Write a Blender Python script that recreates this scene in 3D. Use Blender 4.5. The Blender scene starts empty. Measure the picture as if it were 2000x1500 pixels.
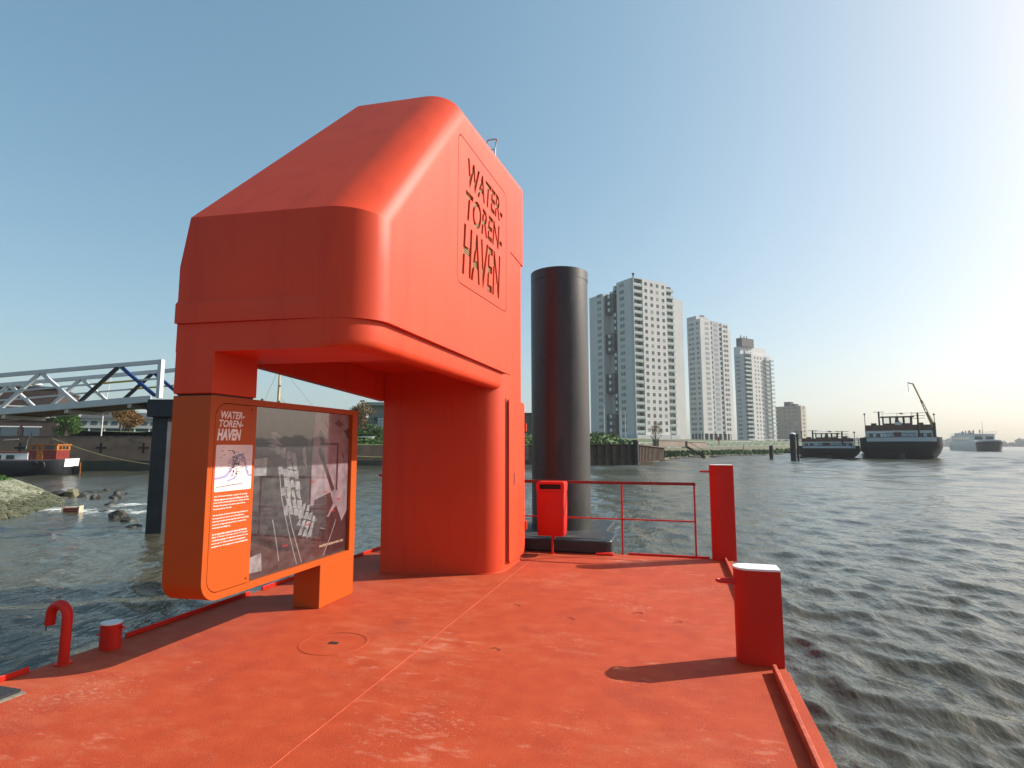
import bpy, bmesh, math, random
import numpy as np
from mathutils import Vector, Matrix
from mathutils.geometry import tessellate_polygon

# ------------------------------------------------------------------ camera, sky, sun, exposure
SC = bpy.context.scene
COL = SC.collection
EYE = 1.65                       # eye height above the pontoon deck (deck is z = 0)
WATER = -0.50                    # river level
YAW, FPX, HOR = math.radians(15.8), 1115.0, 870.0
PITCH = math.atan((HOR - 750) / FPX)
cam = bpy.data.objects.new('camera', bpy.data.cameras.new('camera'))
COL.objects.link(cam)
cam.data.sensor_width = 36.0
cam.data.lens = 36.0 * FPX / 2000.0
cam.data.clip_start, cam.data.clip_end = 0.05, 20000
cam.location = (0, 0, EYE)
cam.rotation_euler = (math.pi / 2 + PITCH, 0, YAW)
SC.camera = cam

SUN_AZ, SUN_EL = math.radians(29.5), math.radians(33.0)      # azimuth measured from +X towards +Y
sun_dir = Vector((math.cos(SUN_EL) * math.cos(SUN_AZ), math.cos(SUN_EL) * math.sin(SUN_AZ), math.sin(SUN_EL)))
world = bpy.data.worlds.new('World')
SC.world = world
world.use_nodes = True
wn = world.node_tree
sky = wn.nodes.new('ShaderNodeTexSky')
sky.sky_type = 'NISHITA'
sky.sun_disc = False
sky.sun_elevation = SUN_EL
sky.sun_rotation = math.pi / 2 - SUN_AZ
sky.altitude = 0
sky.air_density, sky.dust_density, sky.ozone_density = 1.0, 2.4, 1.0
bg = wn.nodes['Background']
bg.inputs['Strength'].default_value = 0.085
# film response of the sky: cleaner cyan blue overhead, near white towards the sun
sep = wn.nodes.new('ShaderNodeSeparateColor'); cmb = wn.nodes.new('ShaderNodeCombineColor')
wn.links.new(sky.outputs[0], sep.inputs[0])
for i, (gain, gam) in enumerate(((0.102, 0.88), (0.0965, 0.70), (0.0955, 0.67))):
    m1 = wn.nodes.new('ShaderNodeMath'); m1.operation = 'MULTIPLY'; m1.inputs[1].default_value = gain
    m2 = wn.nodes.new('ShaderNodeMath'); m2.operation = 'POWER'; m2.inputs[1].default_value = gam
    m3 = wn.nodes.new('ShaderNodeMath'); m3.operation = 'MULTIPLY'; m3.inputs[1].default_value = 10.0
    wn.links.new(sep.outputs[i], m1.inputs[0]); wn.links.new(m1.outputs[0], m2.inputs[0]); wn.links.new(m2.outputs[0], m3.inputs[0]); wn.links.new(m3.outputs[0], cmb.inputs[i])
wn.links.new(cmb.outputs[0], bg.inputs['Color'])
sl = bpy.data.lights.new('sun', 'SUN')
sl.energy, sl.angle, sl.color = 5.0, math.radians(0.6), (1.0, 0.94, 0.85)
sun = bpy.data.objects.new('sun', sl)
COL.objects.link(sun)
sun.rotation_euler = sun_dir.to_track_quat('Z', 'Y').to_euler()
SC.view_settings.view_transform = 'Standard'
SC.view_settings.look = 'None'
SC.view_settings.exposure = 0.60
SC.view_settings.gamma = 1.0
SC.view_settings.use_curve_mapping = False
SC.cycles.use_denoising = True
SC.cycles.max_bounces = 6
SC.cycles.volume_bounces = 0
SC.cycles.caustics_reflective = False
SC.cycles.caustics_refractive = False

# ------------------------------------------------------------------ survey helpers
RT = Vector((math.cos(YAW), math.sin(YAW), 0))
FWH = Vector((-math.sin(YAW), math.cos(YAW), 0))
FW = FWH * math.cos(PITCH) + Vector((0, 0, math.sin(PITCH)))
UP = RT.cross(FW)
EYEV = Vector((0, 0, EYE))
def at(px, d, z=0.0):
    """ground point at horizontal distance d (along the view axis) on bearing px"""
    p = FWH * d + RT * ((px - 1000) / FPX * d * math.cos(PITCH))
    return Vector((p.x, p.y, z))
def zh(p, py):
    """height at which the vertical through p is seen at picture row py"""
    t = (750 - py) / FPX
    h = Vector((p.x, p.y, 0))
    a, b = h.dot(UP), h.dot(FW)
    return EYE + (t * b - a) / (UP.z - t * FW.z)
def reach(p, u, px):
    """length along u from p until bearing px is met"""
    t = (px - 1000) / FPX * math.cos(PITCH)
    return (t * p.dot(FWH) - p.dot(RT)) / (u.dot(RT) - t * u.dot(FWH))
rng = random.Random(7)

# ------------------------------------------------------------------ mesh helpers
def tag(o, label=None, cat=None, group=None, kind=None):
    if label: o['label'] = label
    if cat: o['category'] = cat
    if group: o['group'] = group
    if kind: o['kind'] = kind
    return o
def thing(name, label, cat, loc=(0, 0, 0), rz=0.0, group=None):
    o = bpy.data.objects.new(name, None)
    COL.objects.link(o)
    o.empty_display_size = 0.2
    o.location, o.rotation_euler = loc, (0, 0, rz)
    return tag(o, label, cat, group)
def link(name, me, parent=None, loc=None, rot=None):
    o = bpy.data.objects.new(name, me)
    COL.objects.link(o)
    if parent is not None: o.parent = parent
    if loc is not None: o.location = loc
    if rot is not None: o.rotation_euler = rot
    return o
def copy_tree(o, parent=None):
    c = o.copy()
    COL.objects.link(c)
    c.parent = parent
    for ch in list(o.children): copy_tree(ch, c)
    return c
class MB:
    """collects verts and faces; build() makes one mesh object"""
    def __init__(s): s.v, s.f = [], []
    def add(s, vs, fs, M=None):
        n = len(s.v)
        s.v += [tuple(M @ Vector(q)) if M else tuple(q) for q in vs]
        s.f += [tuple(i + n for i in f) for f in fs]
        return s
    def box(s, x0, x1, y0, y1, z0, z1, M=None):
        return s.add([(x0,y0,z0),(x1,y0,z0),(x1,y1,z0),(x0,y1,z0),(x0,y0,z1),(x1,y0,z1),(x1,y1,z1),(x0,y1,z1)],
              [(0,3,2,1),(4,5,6,7),(0,1,5,4),(1,2,6,5),(2,3,7,6),(3,0,4,7)], M)
    def bar(s, a, b, w, h=None, up=(0,0,1)):
        a, b = Vector(a), Vector(b); h = h or w
        d = (b - a).normalized(); u = Vector(up)
        if abs(d.dot(u)) > .98: u = Vector((1,0,0))
        x = d.cross(u).normalized(); y = x.cross(d)
        vs = [q + x*(sx*w/2) + y*(sy*h/2) for q in (a,b) for sx,sy in ((-1,-1),(1,-1),(1,1),(-1,1))]
        return s.add(vs, [(3,2,1,0),(4,5,6,7),(0,1,5,4),(1,2,6,5),(2,3,7,6),(3,0,4,7)])
    def tube(s, pts, r, n=8, cap=True):
        pts = [Vector(p) for p in pts]
        rs = r if isinstance(r, (list, tuple)) else [r]*len(pts)
        vs, fs, px = [], [], None
        for i, p in enumerate(pts):
            d = (pts[min(i+1,len(pts)-1)] - pts[max(i-1,0)]).normalized()
            if px is None:
                u = Vector((0,0,1)) if abs(d.z) < .9 else Vector((1,0,0))
                px = d.cross(u).normalized()
            px = (px - d*px.dot(d)).normalized(); py = d.cross(px)
            for k in range(n):
                a = 2*math.pi*k/n
                vs.append(p + (px*math.cos(a) + py*math.sin(a))*rs[i])
        for i in range(len(pts)-1):
            for k in range(n):
                fs.append((i*n+k, i*n+(k+1)%n, (i+1)*n+(k+1)%n, (i+1)*n+k))
        if cap: fs += [tuple(range(n-1,-1,-1)), tuple(range((len(pts)-1)*n, len(pts)*n))]
        return s.add(vs, fs)
    def prism(s, poly, z0, z1, M=None):
        """poly in the XY plane, counter-clockwise"""
        n = len(poly)
        vs = [(x,y,z0) for x,y in poly] + [(x,y,z1) for x,y in poly]
        return s.add(vs, [tuple(range(n-1,-1,-1)), tuple(range(n,2*n))] + [(i,(i+1)%n,n+(i+1)%n,n+i) for i in range(n)], M)
    def rings(s, rings, cap0=True, cap1=True):
        n = len(rings[0]); vs = [p for r in rings for p in r]; fs = []
        for i in range(len(rings)-1):
            for k in range(n):
                fs.append((i*n+k, i*n+(k+1)%n, (i+1)*n+(k+1)%n, (i+1)*n+k))
        if cap0: fs.append(tuple(range(n-1,-1,-1)))
        if cap1: fs.append(tuple(range((len(rings)-1)*n, len(rings)*n)))
        return s.add(vs, fs)
    def ico(s, c, r, sub=1, jit=0.0, rnd=None, squash=(1,1,1)):
        bm = bmesh.new(); bmesh.ops.create_icosphere(bm, subdivisions=sub, radius=1.0)
        vs = []
        for v in bm.verts:
            k = 1 + (rnd.uniform(-jit, jit) if rnd else 0)
            vs.append((c[0]+v.co.x*r*k*squash[0], c[1]+v.co.y*r*k*squash[1], c[2]+v.co.z*r*k*squash[2]))
        fs = [tuple(v.index for v in f.verts) for f in bm.faces]
        bm.free()
        return s.add(vs, fs)
    def mesh(s, name, mat=None, smooth=None, recalc=True):
        me = bpy.data.meshes.new(name)
        me.from_pydata(s.v, [], s.f); 
        if recalc:
            bm = bmesh.new(); bm.from_mesh(me); bmesh.ops.recalc_face_normals(bm, faces=bm.faces); bm.to_mesh(me); bm.free()
        me.update()
        if mat: me.materials.append(mat)
        if smooth is not None:
            me.polygons.foreach_set('use_smooth', [True]*len(me.polygons))
            me.set_sharp_from_angle(angle=math.radians(smooth))
        return me
    def build(s, name, mat=None, parent=None, smooth=None, bevel=0, recalc=True, seg=2):
        o = link(name, s.mesh(name, mat, smooth, recalc), parent)
        if bevel:
            b = o.modifiers.new('bevel', 'BEVEL'); b.width, b.segments, b.limit_method = bevel, seg, 'ANGLE'
            b.angle_limit = math.radians(40); b.harden_normals = True
            o.data.polygons.foreach_set('use_smooth', [True]*len(o.data.polygons))
            o.data.set_sharp_from_angle(angle=math.radians(40))
        return o
def bx(name, mat, parent, x0, x1, y0, y1, z0, z1, bevel=0, M=None):
    return MB().box(x0,x1,y0,y1,z0,z1,M).build(name, mat, parent, bevel=bevel)
def rrect(x0, x1, y0, y1, r, n=6, rs=None):
    """rounded rectangle, ccw from lower left; rs = radii (ll, lr, ur, ul)"""
    rs = rs or (r,)*4; out = []
    for (cx, cy, a0), q in zip(((x0,y0,180),(x1,y0,270),(x1,y1,0),(x0,y1,90)), rs):
        q = max(q, 1e-4)
        ox = cx + q if cx == x0 else cx - q; oy = cy + q if cy == y0 else cy - q
        for i in range(n+1):
            a = math.radians(a0 + 90*i/n)
            out.append((ox + q*math.cos(a), oy + q*math.sin(a)))
    return out
def offset_poly(poly, d):
    """inward mitred offset of a ccw polygon; d[i] belongs to edge i -> i+1"""
    n = len(poly); out = []
    for i in range(n):
        a, b, c = Vector(poly[i-1]), Vector(poly[i]), Vector(poly[(i+1)%n])
        e1, e2 = (b-a).normalized(), (c-b).normalized()
        n1, n2 = Vector((-e1.y, e1.x)), Vector((-e2.y, e2.x))
        d1, d2 = d[i-1], d[i]; cr = e1.x*e2.y - e1.y*e2.x
        if abs(cr) < 1e-4: out.append(tuple(b + n1*d1)); continue
        p1, p2 = a + n1*d1, b + n2*d2
        w = p2 - p1; t = (w.x*e2.y - w.y*e2.x)/cr
        out.append(tuple(p1 + e1*t))
    return out
def face_with_holes(outer, holes, fn):
    """triangles (verts, faces) of a planar polygon with holes; fn maps 2D -> 3D"""
    bm = bmesh.new(); es = []
    for loop in [outer] + list(holes):
        vs = [bm.verts.new((x,y,0)) for x,y in loop]
        es += [bm.edges.new((vs[i], vs[(i+1)%len(vs)])) for i in range(len(vs))]
    bmesh.ops.triangle_fill(bm, use_beauty=True, use_dissolve=False, edges=es, normal=(0,0,1))
    bm.verts.index_update()
    v = [fn(q.co.x, q.co.y) for q in bm.verts]; f = [tuple(q.index for q in t.verts) for t in bm.faces]
    bm.free()
    return v, f

# ------------------------------------------------------------------ materials
def mat(name, col, rough=0.6, var=0.0, scale=4.0, bump=0.0, bscale=60.0, metal=0.0, spec=0.5, coat=0.0, coat_rough=0.1, col2=None, stretch=None, detail=5.0):
    m = bpy.data.materials.new(name); m.use_nodes = True
    nt = m.node_tree; p = nt.nodes['Principled BSDF']; L = nt.links.new
    p.inputs['Base Color'].default_value = (*col, 1)
    p.inputs['Roughness'].default_value = rough
    p.inputs['Metallic'].default_value = metal
    p.inputs['Specular IOR Level'].default_value = spec
    p.inputs['Coat Weight'].default_value = coat
    p.inputs['Coat Roughness'].default_value = coat_rough
    tc = nt.nodes.new('ShaderNodeTexCoord'); vec = tc.outputs['Object']
    if stretch:
        mp = nt.nodes.new('ShaderNodeMapping'); mp.inputs['Scale'].default_value = stretch
        L(vec, mp.inputs['Vector']); vec = mp.outputs[0]
    if var or col2:
        nz = nt.nodes.new('ShaderNodeTexNoise'); nz.inputs['Scale'].default_value = scale; nz.inputs['Detail'].default_value = detail
        L(vec, nz.inputs['Vector'])
        rp = nt.nodes.new('ShaderNodeValToRGB'); rp.color_ramp.elements[0].position = .32; rp.color_ramp.elements[1].position = .68
        c2 = col2 or tuple(c*(1+var) for c in col); c1 = col if col2 else tuple(c*(1-var) for c in col)
        rp.color_ramp.elements[0].color = (*c1,1); rp.color_ramp.elements[1].color = (*c2,1)
        L(nz.outputs['Fac'], rp.inputs['Fac']); L(rp.outputs['Color'], p.inputs['Base Color'])
    if bump:
        nb = nt.nodes.new('ShaderNodeTexNoise'); nb.inputs['Scale'].default_value = bscale; nb.inputs['Detail'].default_value = 4
        L(tc.outputs['Object'], nb.inputs['Vector'])
        bp = nt.nodes.new('ShaderNodeBump'); bp.inputs['Strength'].default_value = bump; bp.inputs['Distance'].default_value = 0.02
        L(nb.outputs['Fac'], bp.inputs['Height']); L(bp.outputs[0], p.inputs['Normal'])
    return m
def scuffs(m, col, scale, lo, hi, stretch=(1,1,1), amount=1.0, patch=None):
    """adds pale worn patches of their own shape over the base colour"""
    nt = m.node_tree; p = nt.nodes['Principled BSDF']; L = nt.links.new
    src = p.inputs['Base Color'].links[0].from_socket if p.inputs['Base Color'].links else None
    tc = nt.nodes.new('ShaderNodeTexCoord'); mp = nt.nodes.new('ShaderNodeMapping'); mp.inputs['Scale'].default_value = stretch
    nz = nt.nodes.new('ShaderNodeTexNoise'); nz.inputs['Scale'].default_value = scale; nz.inputs['Detail'].default_value = 8; nz.inputs['Roughness'].default_value = .65
    mr = nt.nodes.new('ShaderNodeMapRange'); mr.inputs[1].default_value = lo; mr.inputs[2].default_value = hi; mr.inputs[4].default_value = amount
    mx = nt.nodes.new('ShaderNodeMix'); mx.data_type = 'RGBA'
    L(tc.outputs['Object'], mp.inputs['Vector']); L(mp.outputs[0], nz.inputs['Vector'])
    if patch:
        n2 = nt.nodes.new('ShaderNodeTexNoise'); n2.inputs['Scale'].default_value = patch; n2.inputs['Detail'].default_value = 3; L(tc.outputs['Object'], n2.inputs['Vector'])
        ma = nt.nodes.new('ShaderNodeMath'); ma.operation = 'MULTIPLY_ADD'; ma.inputs[1].default_value = .8; L(n2.outputs['Fac'], ma.inputs[0])
        mb2 = nt.nodes.new('ShaderNodeMath'); mb2.operation = 'SUBTRACT'; mb2.inputs[1].default_value = .40; L(nz.outputs['Fac'], mb2.inputs[0]); L(mb2.outputs[0], ma.inputs[2])
        L(ma.outputs[0], mr.inputs['Value'])
    else: L(nz.outputs['Fac'], mr.inputs['Value'])
    L(mr.outputs[0], mx.inputs[0])
    if src: L(src, mx.inputs[6])
    else: mx.inputs[6].default_value = p.inputs['Base Color'].default_value
    mx.inputs[7].default_value = (*col, 1)
    L(mx.outputs[2], p.inputs['Base Color'])
    return m
PAINT = (0.62, 0.053, 0.011)
M = {}
M['paint'] = scuffs(mat('orange_red_paint', PAINT, 0.56, spec=.36, var=0.05, scale=1.3, bump=0.03, bscale=90), (0.58,0.075,0.03), 3.0, .60, .80, amount=.6)
scuffs(M['paint'], (0.48,0.022,0.006), 2.0, .50, .74, (2.2,2.2,.22), .5)
scuffs(M['paint'], (0.70,0.36,0.28), 26.0, .735, .78, (1,1,.5), .6)
M['paint_red'] = scuffs(mat('bollard_red_paint', (0.56,0.016,0.007), 0.45, spec=.3, var=0.05, scale=2, bump=0.04, bscale=70), (0.40,0.05,0.03), 8.0, .60, .74, (1,1,.35), .7)
M['paint_panel'] = mat('panel_orange_paint', (0.41,0.072,0.007), 0.5, spec=.25, var=0.03, scale=2)
M['deck'] = mat('deck_red_paint', (0.36,0.044,0.011), 0.72, spec=.3, col2=(0.42,0.060,0.016), scale=5, bump=0.35, bscale=170, detail=9)
scuffs(M['deck'], (0.48,0.125,0.055), 3.2, .50, .80, (1.0,1.9,1), .6, .55)
scuffs(M['deck'], (0.56,0.23,0.145), 5.5, .62, .84, (1.0,2.2,1), .75, .8)
scuffs(M['deck'], (0.58,0.25,0.16), 22.0, .66, .80, (1.0,1.6,1), .8, 1.1)
scuffs(M['deck'], (0.28,0.030,0.010), 1.1, .54, .80, (1,1,1), .6, .35)
scuffs(M['deck'], (0.24,0.028,0.014), 60.0, .58, .70, (1,1,1), .55, 1.7)
M['coaming'] = mat('coaming_worn_paint', (0.46,0.075,0.030), 0.6, var=.3, scale=14, bump=.2, bscale=120)
M['shaded_rail'] = mat('shaded_red_rail', (0.20,0.020,0.012), 0.5, var=.2, scale=20)  # the top rail's shade is put into this dark brownish red
M['white_cap'] = mat('white_cap_paint', (0.78,0.77,0.74), 0.55, var=.06, scale=20)
M['dark'] = mat('dark_gap', (0.012,0.010,0.010), 0.6)
M['darkred'] = mat('dark_red_groove', (0.16,0.012,0.006), 0.6)
M['steel'] = mat('galvanised_steel', (0.55,0.56,0.56), 0.35, metal=.8)
M['grille'] = mat('brown_grille', (0.30,0.18,0.09), 0.6, var=.15, scale=20)
M['slat'] = mat('brown_slat', (0.52,0.38,0.22), 0.6, var=.15, scale=20)
M['print_white'] = mat('white_print', (0.80,0.76,0.72), 0.5)

# ================================================================== THE SETTING
# ---- river: waves are geometry near the camera and fade into fine relief further out
def water_material():
    m = bpy.data.materials.new('muddy_river_water'); m.use_nodes = True
    nt = m.node_tree; p = nt.nodes['Principled BSDF']; L = nt.links.new
    p.inputs['Roughness'].default_value = 0.06
    p.inputs['IOR'].default_value = 1.333
    p.inputs['Specular IOR Level'].default_value = 0.5
    g = nt.nodes.new('ShaderNodeNewGeometry')
    nz = nt.nodes.new('ShaderNodeTexNoise'); nz.inputs['Scale'].default_value = .09; nz.inputs['Detail'].default_value = 4
    L(g.outputs['Position'], nz.inputs['Vector'])
    rp = nt.nodes.new('ShaderNodeValToRGB')
    rp.color_ramp.elements[0].position = .35; rp.color_ramp.elements[1].position = .7
    rp.color_ramp.elements[0].color = (.046,.050,.037,1); rp.color_ramp.elements[1].color = (.074,.068,.044,1)
    L(nz.outputs['Fac'], rp.inputs['Fac'])
    # foam where the groyne stones break the water
    fo = nt.nodes.new('ShaderNodeTexNoise'); fo.inputs['Scale'].default_value = 3.4; fo.inputs['Detail'].default_value = 10; fo.inputs['Roughness'].default_value = .72
    fm = nt.nodes.new('ShaderNodeMapping'); fm.inputs['Scale'].default_value = (1.0,1.7,1.0); fm.inputs['Rotation'].default_value = (0,0,-.5)
    L(g.outputs['Position'], fm.inputs['Vector']); L(fm.outputs[0], fo.inputs['Vector'])
    acc = None
    for c, rad in FOAM:
        d = nt.nodes.new('ShaderNodeVectorMath'); d.operation = 'DISTANCE'; d.inputs[1].default_value = c
        L(g.outputs['Position'], d.inputs[0])
        mr = nt.nodes.new('ShaderNodeMapRange'); mr.inputs[1].default_value = rad; mr.inputs[2].default_value = 0; mr.inputs[3].default_value = 0; mr.inputs[4].default_value = .42
        L(d.outputs['Value'], mr.inputs['Value'])
        if acc is None: acc = mr.outputs[0]
        else:
            mxx = nt.nodes.new('ShaderNodeMath'); mxx.operation = 'MAXIMUM'; L(acc, mxx.inputs[0]); L(mr.outputs[0], mxx.inputs[1]); acc = mxx.outputs[0]
    ad = nt.nodes.new('ShaderNodeMath'); ad.operation = 'ADD'; L(acc, ad.inputs[0]); L(fo.outputs['Fac'], ad.inputs[1])
    ft = nt.nodes.new('ShaderNodeMapRange'); ft.inputs[1].default_value = .76; ft.inputs[2].default_value = .92
    L(ad.outputs[0], ft.inputs['Value'])
    mx = nt.nodes.new('ShaderNodeMix'); mx.data_type = 'RGBA'; L(ft.outputs[0], mx.inputs[0]); L(rp.outputs['Color'], mx.inputs[6]); mx.inputs[7].default_value = (.66,.67,.64,1)
    L(mx.outputs[2], p.inputs['Base Color'])
    ln = nt.nodes.new('ShaderNodeVectorMath'); ln.operation = 'LENGTH'; L(g.outputs['Position'], ln.inputs[0])
    rd = nt.nodes.new('ShaderNodeMapRange'); rd.inputs[1].default_value = 12; rd.inputs[2].default_value = 110; rd.inputs[3].default_value = .06; rd.inputs[4].default_value = .20   # open river: ripples too fine to model
    L(ln.outputs['Value'], rd.inputs['Value'])
    rr = nt.nodes.new('ShaderNodeMix'); rr.data_type = 'FLOAT'; rr.inputs[3].default_value = .7
    L(ft.outputs[0], rr.inputs[0]); L(rd.outputs[0], rr.inputs[2]); L(rr.outputs[0], p.inputs['Roughness'])
    # fine relief
    prev = None
    for sc, st, ds, rot, an in ((9.0,.45,.02,-.6,(2.0,1,1)), (3.0,.6,.06,-.7,(2.0,1,1)), (.9,.25,.10,-.5,(1.6,1,1))):
        mp = nt.nodes.new('ShaderNodeMapping'); mp.inputs['Scale'].default_value = an; mp.inputs['Rotation'].default_value = (0,0,rot)
        L(g.outputs['Position'], mp.inputs['Vector'])
        w = nt.nodes.new('ShaderNodeTexNoise'); w.inputs['Scale'].default_value = sc; w.inputs['Detail'].default_value = 3
        L(mp.outputs[0], w.inputs['Vector'])
        b = nt.nodes.new('ShaderNodeBump'); b.inputs['Strength'].default_value = st; b.inputs['Distance'].default_value = ds
        L(w.outputs['Fac'], b.inputs['Height'])
        if prev: L(prev, b.inputs['Normal'])
        prev = b.outputs[0]
    L(prev, p.inputs['Normal'])
    return m
FOAM = [((-20.3,14.6,WATER),1.6), ((-19.2,14.6,WATER),1.7), ((-18.0,14.7,WATER),1.7), ((-16.9,15.0,WATER),1.4), ((-19.2,16.8,WATER),1.6), ((120.5,281,WATER),7.0)]
M['water'] = water_material()
def build_water():
    nr, na = 860, 800
    r = 1.2 * (1330/1.2) ** (np.linspace(0, 1, nr))
    a0, a1 = math.radians(-6), math.radians(212)
    mid, half = math.pi/2 + YAW, math.radians(112)
    t = np.linspace(-1, 1, na)
    ang = mid + half * (0.42*t + 0.58*t**3)          # denser towards the middle of the view
    Rr, A = np.meshgrid(r, ang, indexing='ij')
    X, Y = Rr*np.cos(A), Rr*np.sin(A)
    sp = np.maximum(Rr*(math.log(1330/1.2)/nr), Rr*half*2/na*(0.42+1.74*np.meshgrid(r, t, indexing='ij')[1]**2)*.5)
    Z = np.zeros_like(X); DX = np.zeros_like(X); DY = np.zeros_like(X)
    g = np.random.default_rng(5)
    for i in range(72):
        lam = 0.17 * (1.6/0.17) ** ((i/71.0)**1.15) * g.uniform(.9,1.1)
        th = math.radians(216) + g.normal(0, .48)      # waves run across the river towards the pontoon
        k = 2*math.pi/lam; amp = 0.0062*lam**0.66 * g.uniform(.6,1.25)
        fade = np.clip((lam/sp - 2.2)/3.0, 0, 1)
        ph = k*(X*math.cos(th) + Y*math.sin(th)) + g.uniform(0, 6.283)
        gx = 0.75 + 0.5*np.sin(0.23*X*math.cos(i)+0.19*Y*math.sin(i*1.7)+i)   # patchy groups
        am = amp*fade*gx
        Z += am*np.sin(ph); c = am*.8*np.cos(ph)
        DX += c*math.cos(th); DY += c*math.sin(th)
    far = np.clip((Rr-22)/50, 0, 1)
    for i in range(30):                                # longer, lower waves out on the open river
        lam = 2.2*(13/2.2)**(i/29.0); th = math.radians(222) + g.normal(0, .6); k = 2*math.pi/lam
        fade = np.clip((lam/sp - 2.2)/2.5, 0, 1)*far
        ph = k*(X*math.cos(th) + Y*math.sin(th)) + g.uniform(0, 6.283)
        gx = 0.7 + 0.6*np.sin(0.06*X*math.cos(i)+0.05*Y*math.sin(i*1.7)+i)
        Z += 0.0085*lam**0.8*fade*gx*np.sin(ph)
    co = np.stack([X+DX, Y+DY, WATER + Z], -1).reshape(-1, 3)
    i, j = np.meshgrid(np.arange(nr-1), np.arange(na-1), indexing='ij')
    a = (i*na + j).ravel()
    f = np.stack([a, a+na, a+na+1, a+1], -1)
    me = bpy.data.meshes.new('river_water')
    me.vertices.add(len(co)); me.vertices.foreach_set('co', co.ravel().astype(np.float32))
    me.loops.add(f.size); me.loops.foreach_set('vertex_index', f.ravel().astype(np.int32))
    me.polygons.add(len(f)); me.polygons.foreach_set('loop_start', np.arange(0, f.size, 4, dtype=np.int32))
    me.polygons.foreach_set('use_smooth', np.ones(len(f), dtype=bool))
    me.update(calc_edges=True); me.validate()
    me.materials.append(M['water'])
    tag(link('river_water', me), kind='structure')
    # the rest of the river behind the camera
    n = 40; pts = [mid + half - 0.02 + (2*math.pi - 2*half + .04)*k/n for k in range(n+1)]
    vs = [(0,0,WATER-.02)] + [(1330*math.cos(q), 1330*math.sin(q), WATER-.02) for q in pts]
    mb = MB().add(vs, [(0,k+1,k+2) for k in range(n)])
    tag(mb.build('river_water', M['water']), kind='structure')
build_water()

# ---- land behind the quays
M['grass'] = mat('rough_grass', (.030,.075,.014), .9, col2=(.085,.13,.028), scale=1.2, bump=.6, bscale=8)
M['grass_far'] = mat('dry_grass', (.045,.085,.020), .9, col2=(.10,.11,.045), scale=.25)
M['revet'] = mat('bank_stones', (.13,.10,.065), .9, col2=(.07,.085,.030), scale=.5, bump=.8, bscale=3)
M['paved'] = mat('paved_quay', (.16,.15,.14), .85, var=.2, scale=.5)
# waterline of the bank, left to right
QUAY = [(-120.0,18.0), (-80.0,27.0), (-41.0,39.6), (-35.5,53.5), (-15.8,62.6), (-4.2,68.0)]
BANK = [(-4.2,68.0), (-2.4,80.0), (-0.6,92.0), (3.0,108.0), (10.5,122.0), (27.0,150.0), (62.0,215.0), (112.0,330.0), (160.0,470.0), (230.0,730.0), (330.0,1080.0)]
def inland(pts, i, d):
    a = Vector(pts[max(i-1,0)]); b = Vector(pts[min(i+1,len(pts)-1)])
    t = (b-a).normalized(); n = Vector((-t.y, t.x))
    return Vector(pts[i]) + n*d
def strip(name, pts, rows, m, kind='structure', smooth=60):
    """rows of (distance inland, z) swept along a waterline"""
    mb = MB(); n = len(rows)
    vs = []
    for i in range(len(pts)):
        for d, z in rows:
            q = inland(pts, i, d); vs.append((q.x, q.y, z if not callable(z) else z(i)))
    fs = [(i*n+k, (i+1)*n+k, (i+1)*n+k+1, i*n+k+1) for i in range(len(pts)-1) for k in range(n-1)]
    mb.add(vs, fs)
    return tag(mb.build(name, m, smooth=smooth), kind=kind)
zt = {0:2.42,1:2.42,2:2.42,3:1.72,4:1.74,5:1.76}
strip('quay_ground', QUAY[:3], [(0.55,2.40),(6,2.42),(120,2.6),(600,3.2)], M['paved'])
strip('grass_bank', QUAY[2:], [(0.55,lambda i: zt[i+2]-.03),(4.0,lambda i: zt[i+2]+.5),(9,2.9),(30,3.4),(140,3.9)], M['grass'])
bz = [1.3,1.25,1.1,1.0,1.1,1.5,1.6,1.6,1.6,1.6,1.6]
strip('river_bank', BANK, [(-1.0,-1.1),(0.0,-.46),(1.0,-.15),(3.2,lambda i: .35 if i else 1.5),(9.0,lambda i: bz[i] if i else 1.7)], M['revet'])
strip('grass_field', BANK, [(9.0,lambda i: bz[i] if i else 1.7),(12.0,lambda i: bz[i]+.5 if i else 2.2),(40,3.6),(90,4.1),(320,4.3),(700,5.0)], M['grass_far'])
# green fringe along the waterline stones of the bank
mb = MB(); r2 = random.Random(3)
for i in range(1, 7):
    a, b = inland(BANK, i, 0), inland(BANK, i+1, 0)
    L_ = (b-a).length; cnt = int(min(L_*16, 1100))
    for k in range(cnt):
        t = r2.random(); d = r2.uniform(.6, 3.6 if i < 5 else 4.5)
        q = inland(BANK, i, d).lerp(inland(BANK, i+1, d), t); z = -.3 + d*.19
        h, w, an = r2.uniform(.25,.6), r2.uniform(.3,.7), r2.uniform(0,3.14)
        dx, dy = math.cos(an)*w/2, math.sin(an)*w/2
        mb.add([(q.x-dx,q.y-dy,z-.05),(q.x+dx,q.y+dy,z-.05),(q.x+dx*.3+r2.uniform(-.2,.2),q.y+dy*.3,z+h),(q.x-dx*.5,q.y-dy*.5,z+h*.8)], [(0,1,2,3)])
M['reed'] = mat('green_bank_grass', (.022,.075,.012), .8, col2=(.06,.12,.02), scale=.8)
tag(mb.build('bank_grass', M['reed'], recalc=False), 'strip of green grass growing above the waterline stones', 'grass', kind='stuff')
mb = MB()
M['toe_stone'] = mat('dark_toe_stone', (.045,.042,.035), .85, var=.4, scale=1.5)
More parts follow.
